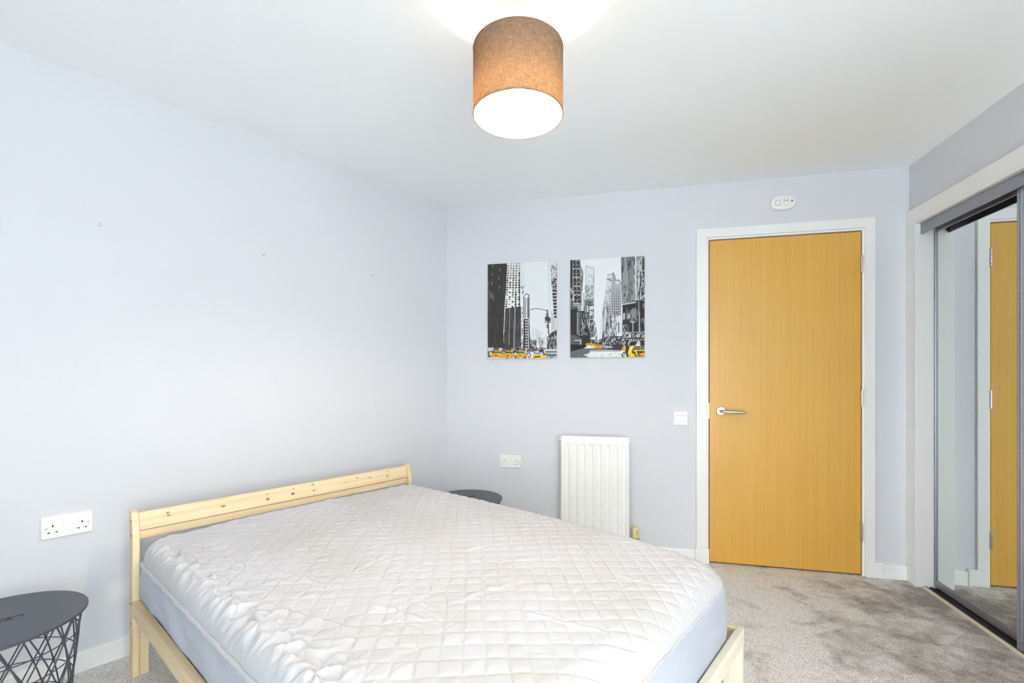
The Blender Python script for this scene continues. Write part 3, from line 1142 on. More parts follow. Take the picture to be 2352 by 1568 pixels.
# body: barrel outline, domed front
mb = MB()
ol = []
hw_, hh_ = 0.0695, 0.043
for k in range(72):
    a = 2 * math.pi * k / 72
    ca, sa = math.cos(a), math.sin(a)
    ex = 2.7
    ol.append((hw_ * math.copysign(abs(ca) ** (2 / ex), ca), hh_ * math.copysign(abs(sa) ** (2 / 2.5), sa)))
loops = []
for sc, yy in ((1.0, -0.0003), (1.0, -0.020), (0.985, -0.028), (0.95, -0.032), (0.88, -0.0342), (0.4, -0.0348), (0.02, -0.035)):
    loops.append([(p[0] * sc, yy, p[1] * sc) for p in ol])
vs = [v for lp in loops for v in lp]
fs = []
for i in range(len(loops) - 1):
    for k in range(72):
        l = (k + 1) % 72
        fs.append((i * 72 + k, i * 72 + l, (i + 1) * 72 + l, (i + 1) * 72 + k))
fs.append(tuple(range(72))[::-1])
fs.append(tuple(range((len(loops) - 1) * 72, len(loops) * 72)))
MB().add(vs, fs).build('case', M['plastic'], al, angle=50)
bt = MB().lathe([(0.0, -0.0335), (0.0150, -0.0335), (0.0150, -0.0362), (0.0138, -0.0372), (0.0, -0.0375)], 36, (-0.0335, 0, -0.001), 'y').build('test_button', M['plastic'], al)
mb = MB()
mb.tube([(-0.0335 + 0.0165 * math.cos(2 * math.pi * k / 40), -0.0350, -0.001 + 0.0165 * math.sin(2 * math.pi * k / 40)) for k in range(40)], 0.0009, 6, closed=True)
mb.build('button_groove', M['ink'], bt)
for x, z in ((-0.0135, 0.0205), (0.0035, 0.0205), (0.0210, 0.0205)):
    MB().lathe([(0.0, -0.0335), (0.0024, -0.0335), (0.0024, -0.0354), (0.0, -0.0356)], 14, (x, 0, z), 'y').build('indicator_light', M['ink_dark'], al)


def text_mesh(name, body, size, mat, parent, loc, shear=0.0, bold=0.0):
    cu = bpy.data.curves.new(name, 'FONT')
    cu.body = body
    cu.size = size
    cu.shear = shear
    cu.offset = bold
    cu.align_x = 'CENTER'
    cu.extrude = 0.00005
    cu.resolution_u = 2
    tmp = bpy.data.objects.new(name + '_tmp', cu)
    COL.objects.link(tmp)
    dg = bpy.context.evaluated_depsgraph_get()
    me = bpy.data.meshes.new_from_object(tmp.evaluated_get(dg))
    bpy.data.objects.remove(tmp, do_unlink=True)
    me.materials.clear()
    me.materials.append(mat)
    o = bpy.data.objects.new(name, me)
    COL.objects.link(o)
    o.parent = parent
    o.location = loc
    o.rotation_euler = (math.pi / 2, 0, 0)
    return o


text_mesh('logo_print', 'Kidde', 0.0105, M['ink_dark'], al, (0.0105, -0.0352, 0.0055), 0.35, 0.0002)
text_mesh('caption_print', 'CARBON MONOXIDE ALARM', 0.0028, M['ink'], al, (0.0105, -0.0352, 0.0010))
text_mesh('caption_print', 'TEST WEEKLY', 0.0032, M['ink_dark'], al, (0.008, -0.0352, -0.0185))
mb = MB()
mb.prism([(0.040, 0.000), (0.049, 0.000), (0.049, 0.009), (0.0455, 0.0115), (0.0445, 0.0088), (0.0425, 0.0115), (0.040, 0.009)], 'y', -0.0352, -0.0340)
mb.build('symbol_print', M['ink_dark'], al)

# ------------------------------------------------------------------ nails on the left wall
for s, z, where in ((1.908, 1.814, 'small bare nail in the left wall, the one nearest the camera'),
                    (1.267, 1.815, 'small bare nail in the left wall, middle of the three nails'),
                    (0.626, 1.818, 'small bare nail in the left wall, the one nearest the corner')):
    p = CORNER + DV * s
    t = empty('nail', (p.x, p.y, z), ANG_LEFTWALL)
    tag(t, where, 'nail', 'bare nails in the left wall')
    MB().tube([(0, 0.004, -0.001), (0, -0.012, 0.002)], 0.0013, 8).build('shank', M['steel'], t)
    MB().lathe([(0.0, -0.012), (0.0040, -0.012), (0.0040, -0.0135), (0.0015, -0.0145), (0.0, -0.0145)], 14, (0, 0, 0.002), 'y').build('nail_head', M['steel'], t)

# ------------------------------------------------------------------ pendant lamp
LX, LY = -0.316, 1.426
lp = empty('pendant_lamp', (LX, LY, 0))
tag(lp, 'glowing brown fabric drum pendant lamp hanging from the ceiling', 'pendant lamp')
MB().lathe([(0.0, ZC - 0.0005), (0.046, ZC - 0.0005), (0.046, ZC - 0.012), (0.040, ZC - 0.022), (0.012, ZC - 0.026), (0.0, ZC - 0.026)][::-1], 40).build('ceiling_rose', M['plastic'], lp)
MB().tube([(0, 0, ZC - 0.024), (0, 0, 2.165)], 0.0032, 10).build('cord', M['plastic'], lp)
R1, Z0, Z1 = 0.1405, 2.005, 2.207
seg = 96
mb = MB()
nz = 8
for (rr, mi, sgn) in ((R1, 0, 1), (R1 - 0.0016, 1, -1)):
    vs, fs = [], []
    for i in range(nz + 1):
        z = Z0 + (Z1 - Z0) * i / nz
        for k in range(seg):
            a = 2 * math.pi * k / seg
            vs.append((rr * math.cos(a), rr * math.sin(a), z))
    for i in range(nz):
        for k in range(seg):
            l = (k + 1) % seg
            q = (i * seg + k, i * seg + l, (i + 1) * seg + l, (i + 1) * seg + k)
            fs.append(q if sgn > 0 else q[::-1])
    mb.add(vs, fs, mi)
sh = mb.build('shade', [M['shade_out'], M['shade_in']], lp)
for z in (Z0, Z1):
    MB().tube([((R1 - 0.0008) * math.cos(2 * math.pi * k / 96), (R1 - 0.0008) * math.sin(2 * math.pi * k / 96), z) for k in range(96)], 0.0017, 8, closed=True).build('shade_hem', M['shade_out'], sh)
mb = MB()
for k in range(3):
    a = 2 * math.pi * k / 3 + 0.5
    mb.tube([(0.020 * math.cos(a), 0.020 * math.sin(a), Z1 - 0.055), ((R1 - 0.004) * math.cos(a), (R1 - 0.004) * math.sin(a), Z1 - 0.004)], 0.0015, 6)
mb.tube([(0.021 * math.cos(2 * math.pi * k / 32), 0.021 * math.sin(2 * math.pi * k / 32), Z1 - 0.055) for k in range(32)], 0.002, 6, closed=True)
mb.build('shade_spider', M['plastic'], sh)
MB().lathe([(0.0, 2.172), (0.008, 2.172), (0.013, 2.165), (0.0175, 2.150), (0.0175, 2.118), (0.0, 2.118)][::-1], 24).build('lamp_holder', M['plastic'], lp)
# bulb: frosted golf-ball globe
prof = [(0.0, 2.0425), (0.008, 2.0432), (0.016, 2.0465), (0.0235, 2.0535), (0.0285, 2.0635), (0.0302, 2.0745)]
mbb = MB()
seg_b = 32
mbb.lathe(prof, seg_b)
mbb.f.pop(); mbb.m.pop()
bulb = mbb.build('bulb_dome', M['bulb'], lp, angle=80)
MB().lathe([(0.0303, 2.0745), (0.0290, 2.0830), (0.0255, 2.0920), (0.0185, 2.1030), (0.0150, 2.1110), (0.0145, 2.1175), (0.0, 2.1175)], 32).build('bulb_body', M['plastic'], lp, angle=50)


# ------------------------------------------------------------------ city prints: drawn here, stroke by stroke, as flat print on the canvas
class Paint:
    def __init__(self, W, H, bgc):
        self.W, self.H = W, H
        self.a = np.zeros((H, W, 3)) + np.array(bgc, float)
        yy, xx = np.mgrid[0:H, 0:W]
        self.u = (xx + 0.5) / W
        self.v = (yy + 0.5) / H

    def put(self, m, c, al=1.0):
        m = np.clip(m, 0, 1)[..., None] * al
        self.a = self.a * (1 - m) + np.array(c, float) * m

    def win(self, pts, pad=0.02):
        us = [p[0] for p in pts]
        vs = [p[1] for p in pts]
        x0 = max(0, int((min(us) - pad) * self.W)); x1 = min(self.W, int((max(us) + pad) * self.W) + 1)
        y0 = max(0, int((min(vs) - pad) * self.H)); y1 = min(self.H, int((max(vs) + pad) * self.H) + 1)
        return slice(y0, max(y1, y0)), slice(x0, max(x1, x0))

    def mask(self, pts):
        m = np.zeros((self.H, self.W), bool)
        sy, sx = self.win(pts)
        u, v = self.u[sy, sx], self.v[sy, sx]
        ins = np.zeros(u.shape, bool)
        n = len(pts)
        for i in range(n):
            (x0, y0), (x1, y1) = pts[i], pts[(i + 1) % n]
            if y0 == y1: continue
            c = (y0 > v) != (y1 > v)
            ins ^= c & (u < (x1 - x0) * (v - y0) / (y1 - y0) + x0)
        m[sy, sx] = ins
        return m

    def poly(self, pts, c, al=1.0, clip=None):
        m = self.mask(pts)
        if clip is not None: m &= clip
        self.put(m.astype(float), c, al)
        return m

    def line(self, pts, w, c, al=1.0, clip=None):
        """w in fraction of the width"""
        for p, q in zip(pts[:-1], pts[1:]):
            sy, sx = self.win([p, q], 0.02 + w)
            u, v = self.u[sy, sx], self.v[sy, sx] * self.H / self.W
            px, py, qx, qy = p[0], p[1] * self.H / self.W, q[0], q[1] * self.H / self.W
            dx, dy = qx - px, qy - py
            L2 = dx * dx + dy * dy + 1e-12
            t = np.clip(((u - px) * dx + (v - py) * dy) / L2, 0, 1)
            d = np.hypot(u - px - t * dx, v - py - t * dy)
            m = np.clip((w / 2 - d) * self.W + 0.5, 0, 1)
            if clip is not None: m = m * clip[sy, sx]
            mm = m[..., None] * al
            self.a[sy, sx] = self.a[sy, sx] * (1 - mm) + np.array(c, float) * mm

    def oval(self, cx, cy, rx, ry, c, al=1.0):
        d = ((self.u - cx) / rx) ** 2 + ((self.v - cy) / ry) ** 2
        self.put(np.clip((1.12 - d) / 0.24, 0, 1), c, al)

    def scribble(self, region, n, c, seed, lmin, lmax, w, vert=0.8, al=1.0):
        rg = np.random.default_rng(seed)
        m = self.mask(region)
        us = [p[0] for p in region]; vs = [p[1] for p in region]
        for _ in range(n):
            u, v = rg.uniform(min(us), max(us)), rg.uniform(min(vs), max(vs))
            L = rg.uniform(lmin, lmax)
            if rg.random() < vert: du, dv = rg.normal(0, 0.06) * L, L
            else: du, dv = L * 0.8, rg.normal(0, 0.1) * L
            self.line([(u, v), (u + du, v + dv)], w * rg.uniform(0.6, 1.3), c, al, clip=m)

    def blotches(self, region, n, c, seed, smin, smax, al=1.0):
        rg = np.random.default_rng(seed)
        m = self.mask(region)
        us = [p[0] for p in region]; vs = [p[1] for p in region]
        for _ in range(n):
            u, v = rg.uniform(min(us), max(us)), rg.uniform(min(vs), max(vs))
            k = rg.integers(4, 7)
            pts = []
            for j in range(k):
                a = 2 * math.pi * j / k + rg.uniform(-0.3, 0.3)
                r = rg.uniform(smin, smax)
                pts.append((u + r * math.cos(a), v + r * 0.9 * math.sin(a)))
            self.poly(pts, c, al, clip=m)


DK, INK = (66, 65, 61), (48, 47, 46)
GR, LG, WH = (128, 130, 134), (176, 178, 180), (229, 232, 233)


def paint_one(W, H):
    S = Paint(W, H, (228, 232, 234))

    def c(x, y):
        u = (x - 78) / 1010.0
        top = 128 - 56 * u
        return (u, (y - top) / (1490 - 5 * u - top))

    def cs(*p): return [c(*q) for q in p]
    rg = np.random.default_rng(3)
    for x0, x1 in ((612, 612), (575, 580), (965, 985), (975, 1012)):
        S.line(cs((x0, 85), (x1, 560 if x0 < 900 else 1080)), 0.004, LG, 0.8)
    S.poly(cs((985, 75), (1095, 70), (1095, 500), (1020, 490)), (218, 221, 222))
    # dark tower on the left
    tower = cs((70, 130), (370, 108), (352, 500), (330, 770), (318, 1150), (325, 1345), (70, 1345))
    S.poly(tower, DK)
    S.scribble(tower, 16, (120, 118, 112), 4, 0.01, 0.16, 0.003, 0.95, 0.7)
    for x, y in ((155, 155), (262, 205), (150, 268), (245, 330), (255, 460), (85, 405), (140, 400)):
        S.line(cs((x, y - 14), (x - 2, y + 14)), 0.010, (186, 186, 182), 0.8)
    for k in range(7): S.line(cs((95 + k * 12, 500 + 12 * k), (110 + k * 11, 600 + 9 * k)), 0.005, (150, 150, 148), 0.7)
    # white tower with rows of windows
    wt = cs((370, 108), (556, 94), (556, 735), (335, 765), (352, 500))
    S.poly(wt, (236, 237, 234))
    for r in range(19):
        y = 118 + r * 34.5
        for k in range(5):
            x = 388 + k * 40 - (r / 19.0) * 34 * (1 - k / 5.0)
            if rg.random() < 0.10: continue
            dkk = 0.45 + 0.55 * min(1, r / 7.0)
            cc = tuple(int(v * dkk + 236 * (1 - dkk)) for v in INK)
            w_, h_ = rg.uniform(9, 15), rg.uniform(8, 13)
            if rg.random() < 0.5:
                S.poly(cs((x - w_, y - h_), (x + w_, y - h_ - 2), (x + w_, y + h_), (x - w_, y + h_)), cc)
                if rg.random() < 0.6: S.poly(cs((x - w_ * .4, y - h_ * .4), (x + w_ * .4, y - h_ * .4), (x + w_ * .4, y + h_ * .5), (x - w_ * .4, y + h_ * .5)), (225, 225, 222))
            else:
                S.line(cs((x - w_, y), (x + w_, y + rg.uniform(-6, 6))), 0.011, cc)
                S.line(cs((x + rg.uniform(-6, 6), y - h_), (x + rg.uniform(-6, 6), y + h_)), 0.010, cc)
    S.line(cs((550, 240), (553, 735)), 0.012, INK)
    S.line(cs((497, 430), (492, 740)), 0.008, INK)
    # dark lower block with pale streaks
    low = cs((335, 765), (572, 733), (574, 1345), (320, 1345))
    S.poly(low, (72, 69, 68))
    S.scribble(low, 70, (112, 108, 112), 6, 0.02, 0.12, 0.005, 0.97, 0.7)
    S.scribble(low, 40, (44, 42, 42), 7, 0.02, 0.14, 0.006, 0.97, 0.8)
    S.line(cs((410, 765), (398, 1290)), 0.014, (150, 146, 156), 0.9)
    S.line(cs((487, 750), (468, 1340)), 0.018, (158, 153, 166), 0.95)
    for k in range(9): S.line(cs((337 - k * 2.2, 785 + k * 41), (336 - k * 2.2, 808 + k * 41)), 0.011, (226, 226, 224))
    # slim tower in the middle
    S.poly(cs((600, 600), (640, 545), (692, 570), (700, 1375), (578, 1375), (590, 900)), (233, 235, 236))
    for x in (617, 640, 672, 689): S.line(cs((x, 612), (x, 900)), 0.012 if x != 640 else 0.009, INK, 0.95)
    S.line(cs((605, 612), (640, 560), (655, 552)), 0.008, INK)
    S.line(cs((660, 556), (688, 575), (690, 620)), 0.010, INK)
    S.line(cs((692, 780), (690, 1000)), 0.010, INK)
    S.scribble(cs((575, 420), (625, 420), (625, 560), (575, 560)), 8, INK, 8, 0.01, 0.02, 0.008)
    S.scribble(cs((574, 740), (606, 740), (606, 1375), (574, 1375)), 26, (90, 90, 92), 9, 0.01, 0.04, 0.007)
    sg = cs((612, 915), (674, 915), (680, 1375), (604, 1375))
    S.poly(sg, (58, 57, 56))
    for k in range(11):
        y = 935 + k * 40
        S.poly(cs((632, y), (664, y + 3), (666, y + 15), (632, y + 16)), (214, 216, 216))
        S.poly(cs((652, y + 14), (668, y + 14), (668, y + 26), (655, y + 26)), (206, 208, 208))
    S.line(cs((690, 1000), (700, 1375)), 0.016, (70, 70, 70))
    # street lamp and signals
    S.line(cs((722, 782), (760, 770), (840, 772), (900, 785), (950, 800)), 0.008, (96, 98, 100))
    S.poly(cs((718, 776), (745, 772), (742, 786), (720, 788)), INK)
    S.line(cs((952, 792), (965, 900), (972, 1130)), 0.018, (86, 88, 90))
    S.poly(cs((918, 900), (940, 868), (1000, 905), (1000, 955), (922, 950)), (72, 74, 76))
    S.poly(cs((925, 860), (945, 835), (950, 862)), INK)
    S.line(cs((918, 968), (1004, 965)), 0.010, (66, 68, 70))
    S.poly(cs((942, 1000), (962, 1000), (962, 1050), (944, 1048)), (96, 98, 100))
    # right-hand tower
    S.poly(cs((1018, 490), (1095, 488), (1095, 1100), (1060, 1080), (1040, 800)), (226, 228, 228))
    for k in range(9):
        y = 492 + k * 47
        x0 = 1024 + k * 2.6
        S.poly(cs((x0, y), (1092, y + 1), (1092, y + 36), (x0 + 2, y + 36)), (62, 64, 64))
        S.scribble(cs((x0, y), (1092, y), (1092, y + 36), (x0, y + 36)), 3, (130, 132, 132), 20 + k, 0.005, 0.02, 0.006, 0.6)
    S.scribble(cs((1000, 130), (1090, 130), (1090, 485), (1015, 485)), 60, (96, 98, 98), 30, 0.008, 0.03, 0.006, 0.6)
    S.scribble(cs((1010, 330), (1090, 330), (1090, 485), (1018, 485)), 40, INK, 31, 0.008, 0.03, 0.008, 0.55)
    S.poly(cs((1012, 790), (1048, 850), (1072, 1060), (1004, 1115)), (196, 200, 199))
    S.poly(cs((978, 975), (1010, 975), (1010, 1110), (985, 1110)), (233, 235, 235))
    # right foreground mass
    rm = cs((948, 1185), (1000, 1120), (1090, 1070), (1090, 1365), (945, 1365))
    S.poly(rm, (128, 129, 134))
    S.scribble(rm, 90, INK, 32, 0.015, 0.06, 0.010, 0.8, 0.9)
    S.scribble(rm, 40, (214, 215, 217), 33, 0.01, 0.03, 0.006, 0.8)
    # faint distance
    S.scribble(cs((700, 1010), (945, 1150), (945, 1370), (700, 1370)), 70, (150, 152, 154), 34, 0.01, 0.06, 0.004, 0.9)
    S.scribble(cs((700, 1190), (800, 1230), (800, 1370), (700, 1370)), 60, (84, 86, 88), 35, 0.01, 0.06, 0.007, 0.9)
    S.scribble(cs((830, 1170), (900, 1220), (900, 1370), (830, 1370)), 30, (110, 112, 114), 36, 0.01, 0.04, 0.006, 0.8)
    S.scribble(cs((690, 1310), (940, 1340), (940, 1380), (690, 1380)), 60, INK, 37, 0.006, 0.02, 0.009, 0.5)
    # traffic
    st = cs((70, 1335), (580, 1335), (960, 1365), (1095, 1360), (1095, 1495), (70, 1495))
    S.poly(st, (110, 110, 112))
    S.blotches(st, 60, (226, 228, 228), 40, 0.010, 0.030)
    S.blotches(st, 60, (58, 58, 60), 41, 0.008, 0.026)
    S.poly(cs((90, 1330), (165, 1325), (160, 1370), (90, 1372)), (206, 208, 208))
    S.poly(cs((470, 1325), (560, 1318), (600, 1350), (590, 1372), (470, 1372)), (120, 118, 126))
    S.poly(cs((500, 1335), (545, 1333), (550, 1365), (500, 1366)), (60, 60, 64))
    S.poly(cs((900, 1360), (1095, 1358), (1095, 1420), (915, 1420)), (236, 237, 236))
    S.poly(cs((918, 1378), (1095, 1376), (1095, 1410), (925, 1410)), (122, 124, 126))
    S.poly(cs((70, 1470), (300, 1478), (300, 1500), (70, 1500)), (228, 230, 230))
    S.poly(cs((670, 1395), (760, 1395), (745, 1495), (650, 1495)), (234, 235, 235))
    YE, OR = (240, 190, 48), (226, 146, 44)
    for x, y, w_ in ((212, 1437, 92), (385, 1440, 86), (560, 1440, 66)):
        S.poly(cs((x - w_ * .55, y - 30), (x - w_ * .25, y - 62), (x + w_ * .55, y - 62), (x + w_, y - 22)), (92, 94, 98))
        S.line(cs((x - w_ * .25, y - 62), (x + w_ * .75, y - 58)), 0.014, YE)
        S.poly(cs((x - w_ * .85, y - 22), (x + w_ * .9, y - 30), (x + w_, y + 20), (x + w_ * .7, y + 34), (x - w_ * .8, y + 34), (x - w_ * 1.0, y + 18)), YE)
        S.poly(cs((x - w_, y + 10), (x + w_ * .8, y + 14), (x + w_ * .6, y + 36), (x - w_ * .9, y + 32)), OR, 0.75)
        S.poly(cs((x - w_ * .35, y - 4), (x + w_ * .2, y - 6), (x + w_ * .2, y + 8), (x - w_ * .35, y + 8)), INK)
        S.line(cs((x - w_ * .6, y - 18), (x - w_ * .7, y + 20)), 0.006, (110, 84, 30))
        S.line(cs((x + w_ * .55, y - 20), (x + w_ * .7, y + 20)), 0.007, (110, 84, 30))
    S.oval(*c(464, 1442), 0.020, 0.016, (236, 150, 52))
    S.oval(*c(640, 1436), 0.020, 0.020, (230, 150, 52))
    S.oval(*c(694, 1440), 0.024, 0.030, (64, 64, 66))
    S.oval(*c(692, 1440), 0.014, 0.020, (226, 228, 230))
    S.poly(cs((745, 1450), (775, 1400), (855, 1396), (880, 1440), (868, 1490), (745, 1490)), (238, 206, 84))
    S.poly(cs((765, 1430), (785, 1402), (850, 1400), (868, 1428)), (120, 152, 196))
    S.poly(cs((760, 1458), (860, 1450), (850, 1470), (765, 1475)), (70, 66, 58))
    S.poly(cs((742, 1462), (800, 1478), (792, 1494), (740, 1492)), (226, 140, 60))
    S.poly(cs((862, 1490), (885, 1445), (950, 1440), (945, 1492)), (236, 196, 66))
    S.poly(cs((945, 1495), (975, 1452), (1095, 1450), (1095, 1495)), (84, 132, 178))
    S.blotches(cs((955, 1460), (1090, 1455), (1090, 1492), (955, 1492)), 14, (222, 226, 230), 44, 0.006, 0.014)
    return S.a


def paint_two(W, H):
    S = Paint(W, H, (231, 234, 235))

    def c(x, y):
        v0 = (y - 90) / 1420.0
        u = (x - (52 + 14 * v0)) / 1076.0
        top = 125 - 73 * u
        return (u, (y - top) / (1518 - 23 * u - top))

    def cs(*p): return [c(*q) for q in p]
    # far-off towers
    t1 = cs((285, 205), (405, 240), (412, 1010), (268, 1010))
    S.poly(t1, (222, 226, 227))
    S.line(cs((285, 205), (405, 242), (408, 690)), 0.006, (130, 132, 134))
    S.line(cs((285, 205), (282, 690)), 0.006, (150, 152, 154))
    S.scribble(cs((285, 320), (405, 320), (405, 470), (285, 470)), 16, (160, 162, 164), 1, 0.02, 0.06, 0.005, 0.05)
    blk = cs((275, 480), (408, 470), (412, 690), (268, 690))
    S.poly(blk, (200, 203, 205))
    S.scribble(blk, 46, (92, 94, 96), 2, 0.01, 0.035, 0.006, 0.6)
    low = cs((268, 690), (410, 672), (416, 1230), (262, 1230))
    S.poly(low, (120, 122, 126))
    S.scribble(low, 60, INK, 3, 0.015, 0.06, 0.008, 0.7)
    S.scribble(low, 44, (206, 209, 211), 4, 0.01, 0.05, 0.007, 0.6)
    S.poly(cs((338, 782), (405, 776), (405, 795), (338, 802)), WH)
    S.poly(cs((338, 806), (405, 800), (405, 822), (338, 828)), WH)
    S.poly(cs((308, 775), (324, 775), (326, 860), (308, 865)), WH)
    S.poly(cs((350, 850), (392, 846), (394, 915), (352, 920)), WH)
    S.scribble(cs((355, 852), (390, 850), (390, 915), (355, 915)), 5, INK, 5, 0.01, 0.03, 0.008)
    S.poly(cs((350, 975), (400, 972), (400, 1020), (350, 1024)), (76, 78, 80))
    S.line(cs((345, 970), (405, 966), (405, 1026), (345, 1030), (345, 970)), 0.010, (196, 198, 200))
    # left corner building
    lb = cs((50, 125), (192, 112), (195, 185), (242, 295), (228, 560), (230, 840), (262, 850), (262, 1290), (50, 1290))
    S.poly(lb, (150, 152, 154))
    S.poly(cs((50, 125), (85, 122), (88, 500), (108, 640), (100, 860), (50, 860)), (62, 61, 58))
    S.poly(cs((192, 112), (196, 185), (242, 295), (226, 860), (178, 860), (172, 250)), (170, 172, 173))
    S.scribble(cs((182, 200), (242, 300), (228, 840), (180, 840)), 46, (84, 86, 88), 6, 0.015, 0.04, 0.007, 0.35)
    for k in range(10):
        y = 140 + k * 62
        x = 92 + k * 3.0
        for j in range(2):
            xx = x + j * 52
            S.poly(cs((xx, y), (xx + 34, y - 3), (xx + 36, y + 34), (xx + 2, y + 37)), (54, 54, 54))
            S.line(cs((xx - 8, y + 44), (xx + 42, y + 40)), 0.010, (206, 208, 208) if k % 2 else (70, 70, 72))
        S.line(cs((xx + 40, y), (xx + 46, y + 50)), 0.008, (60, 60, 62))
    S.scribble(cs((88, 125), (190, 118), (182, 720), (108, 720)), 50, (58, 58, 60), 7, 0.01, 0.03, 0.008, 0.5)
    S.line(cs((196, 118), (198, 190), (242, 298), (232, 560)), 0.008, (70, 70, 72))
    S.poly(cs((60, 520), (102, 580), (100, 800), (60, 790)), (140, 142, 144))
    S.line(cs((62, 530), (104, 590), (102, 700)), 0.012, (222, 224, 224))
    S.scribble(cs((60, 580), (102, 600), (100, 790), (60, 790)), 16, INK, 8, 0.01, 0.04, 0.010, 0.6)
    S.line(cs((246, 610), (244, 850)), 0.016, WH)
    S.line(cs((258, 600), (258, 860)), 0.006, (70, 70, 72))
    # dark shopfronts on the left
    df = cs((60, 800), (160, 790), (175, 850), (280, 850), (300, 1010), (350, 1160), (370, 1300), (70, 1440), (60, 1200))
    S.poly(df, (58, 57, 56))
    S.poly(cs((60, 795), (150, 780), (160, 815), (60, 830)), (96, 98, 104))
    S.poly(cs((172, 865), (215, 850), (212, 1190), (178, 1190)), (104, 106, 114))
    S.line(cs((166, 870), (168, 1180)), 0.010, (196, 198, 200))
    S.poly(cs((215, 900), (270, 930), (290, 1010), (215, 980)), (116, 118, 126))
    S.poly(cs((218, 1000), (232, 992), (256, 1036), (242, 1046)), (230, 232, 232))
    S.scribble(cs((190, 850), (300, 850), (320, 1200), (190, 1200)), 40, (150, 152, 158), 9, 0.015, 0.06, 0.008, 0.8)
    S.scribble(cs((190, 850), (300, 850), (320, 1200), (190, 1200)), 30, INK, 10, 0.015, 0.06, 0.010, 0.7)
    S.poly(cs((66, 1195), (140, 1195), (240, 1250), (240, 1360), (66, 1330)), (92, 94, 98))
    S.line(cs((126, 1272), (216, 1266), (214, 1335)), 0.013, (206, 208, 208))
    S.poly(cs((66, 1330), (250, 1330), (330, 1340), (240, 1400), (66, 1430)), (44, 43, 42))
    # right-hand mid tower (stepped)
    mt = cs((575, 620), (580, 460), (600, 330), (665, 316), (672, 298), (690, 296), (712, 345), (718, 400), (772, 402), (796, 458), (806, 900), (740, 1010), (540, 1250), (548, 800))
    S.poly(mt, (212, 215, 216))
    S.poly(cs((655, 470), (796, 458), (800, 900), (640, 960)), (176, 179, 180))
    S.poly(cs((668, 350), (690, 298), (714, 350), (718, 470), (664, 470)), (168, 171, 172))
    S.line(cs((600, 330), (665, 318)), 0.008, GR); S.line(cs((598, 392), (636, 388), (636, 410), (664, 406)), 0.012, (96, 98, 100))
    S.line(cs((718, 404), (770, 404), (796, 458)), 0.010, (96, 98, 100))
    S.line(cs((672, 330), (684, 300), (708, 345), (716, 400)), 0.007, (84, 86, 88))
    for r_ in range(11):
        for k in range(5):
            x, y = 672 + k * 28, 512 + r_ * 37
            dk = 0.35 + 0.65 * min(1, r_ / 6)
            cc = tuple(int(v * dk + 176 * (1 - dk)) for v in (60, 62, 64))
            S.poly(cs((x, y), (x + 13, y - 1), (x + 13, y + 17), (x, y + 18)), cc)
    S.scribble(cs((575, 470), (655, 470), (650, 900), (545, 900)), 60, (140, 142, 144), 11, 0.012, 0.05, 0.006, 0.8)
    S.scribble(cs((540, 700), (655, 700), (640, 1240), (530, 1240)), 70, (98, 100, 102), 12, 0.02, 0.09, 0.007, 0.95)
    S.scribble(cs((600, 880), (760, 860), (740, 1260), (560, 1260)), 80, (70, 72, 74), 13, 0.02, 0.09, 0.008, 0.9)
    S.scribble(cs((600, 880), (760, 860), (740, 1260), (560, 1260)), 50, (196, 198, 200), 14, 0.02, 0.07, 0.007, 0.9)
    S.scribble(cs((412, 930), (462, 1180), (470, 1270), (412, 1270)), 40, (110, 112, 114), 15, 0.02, 0.06, 0.007, 0.95)
    S.line(cs((500, 1250), (545, 760), (560, 710)), 0.005, (150, 152, 154))
    # right foreground buildings
    rb = cs((800, 70), (1000, 60), (1010, 720), (830, 745))
    S.poly(rb, (150, 152, 153))
    S.poly(cs((908, 62), (965, 60), (985, 420), (930, 500), (900, 250)), (134, 136, 138))
    S.line(cs((802, 72), (806, 270), (818, 740)), 0.010, (70, 72, 74))
    S.line(cs((820, 74), (834, 190), (820, 290), (812, 200)), 0.009, (70, 72, 74))
    S.line(cs((898, 245), (925, 500), (928, 560)), 0.007, (74, 76, 78))
    S.scribble(cs((880, 64), (960, 62), (950, 250), (885, 250)), 30, (70, 72, 74), 16, 0.01, 0.05, 0.007, 0.7)
    S.scribble(cs((830, 480), (960, 420), (980, 740), (840, 740)), 44, (84, 86, 88), 17, 0.01, 0.05, 0.009, 0.95)
    r2 = cs((965, 60), (1130, 50), (1136, 700), (1040, 720), (1000, 720))
    S.poly(r2, (146, 148, 150))
    S.scribble(r2, 90, (70, 71, 72), 18, 0.03, 0.12, 0.008, 0.97)
    S.scribble(r2, 60, (206, 208, 209), 19, 0.02, 0.12, 0.009, 0.97)
    S.scribble(cs((1095, 55), (1132, 52), (1136, 700), (1095, 700)), 60, (44, 52, 54), 20, 0.01, 0.03, 0.010, 0.5)
    S.line(cs((1002, 62), (1014, 720)), 0.018, (216, 218, 219))
    # signs and canopies, right
    S.poly(cs((818, 740), (1140, 660), (1142, 1500), (880, 1500), (820, 1240), (822, 900)), (62, 62, 61))
    S.line(cs((820, 750), (1004, 716)), 0.018, (206, 208, 209))
    S.poly(cs((836, 770), (905, 750), (1000, 750), (1000, 830), (930, 860), (880, 955), (836, 900)), (52, 51, 49))
    S.poly(cs((930, 860), (985, 800), (1030, 830), (1030, 930), (960, 960)), (110, 112, 116))
    S.poly(cs((890, 920), (925, 870), (940, 930), (900, 965)), (180, 182, 184))
    S.poly(cs((835, 870), (862, 870), (860, 960), (830, 970)), (196, 198, 200))
    S.scribble(cs((880, 800), (1040, 800), (1040, 1000), (880, 1000)), 36, (160, 162, 166), 21, 0.01, 0.05, 0.009, 0.7)
    S.poly(cs((752, 930), (808, 895), (820, 1160), (765, 1160)), (222, 225, 226))
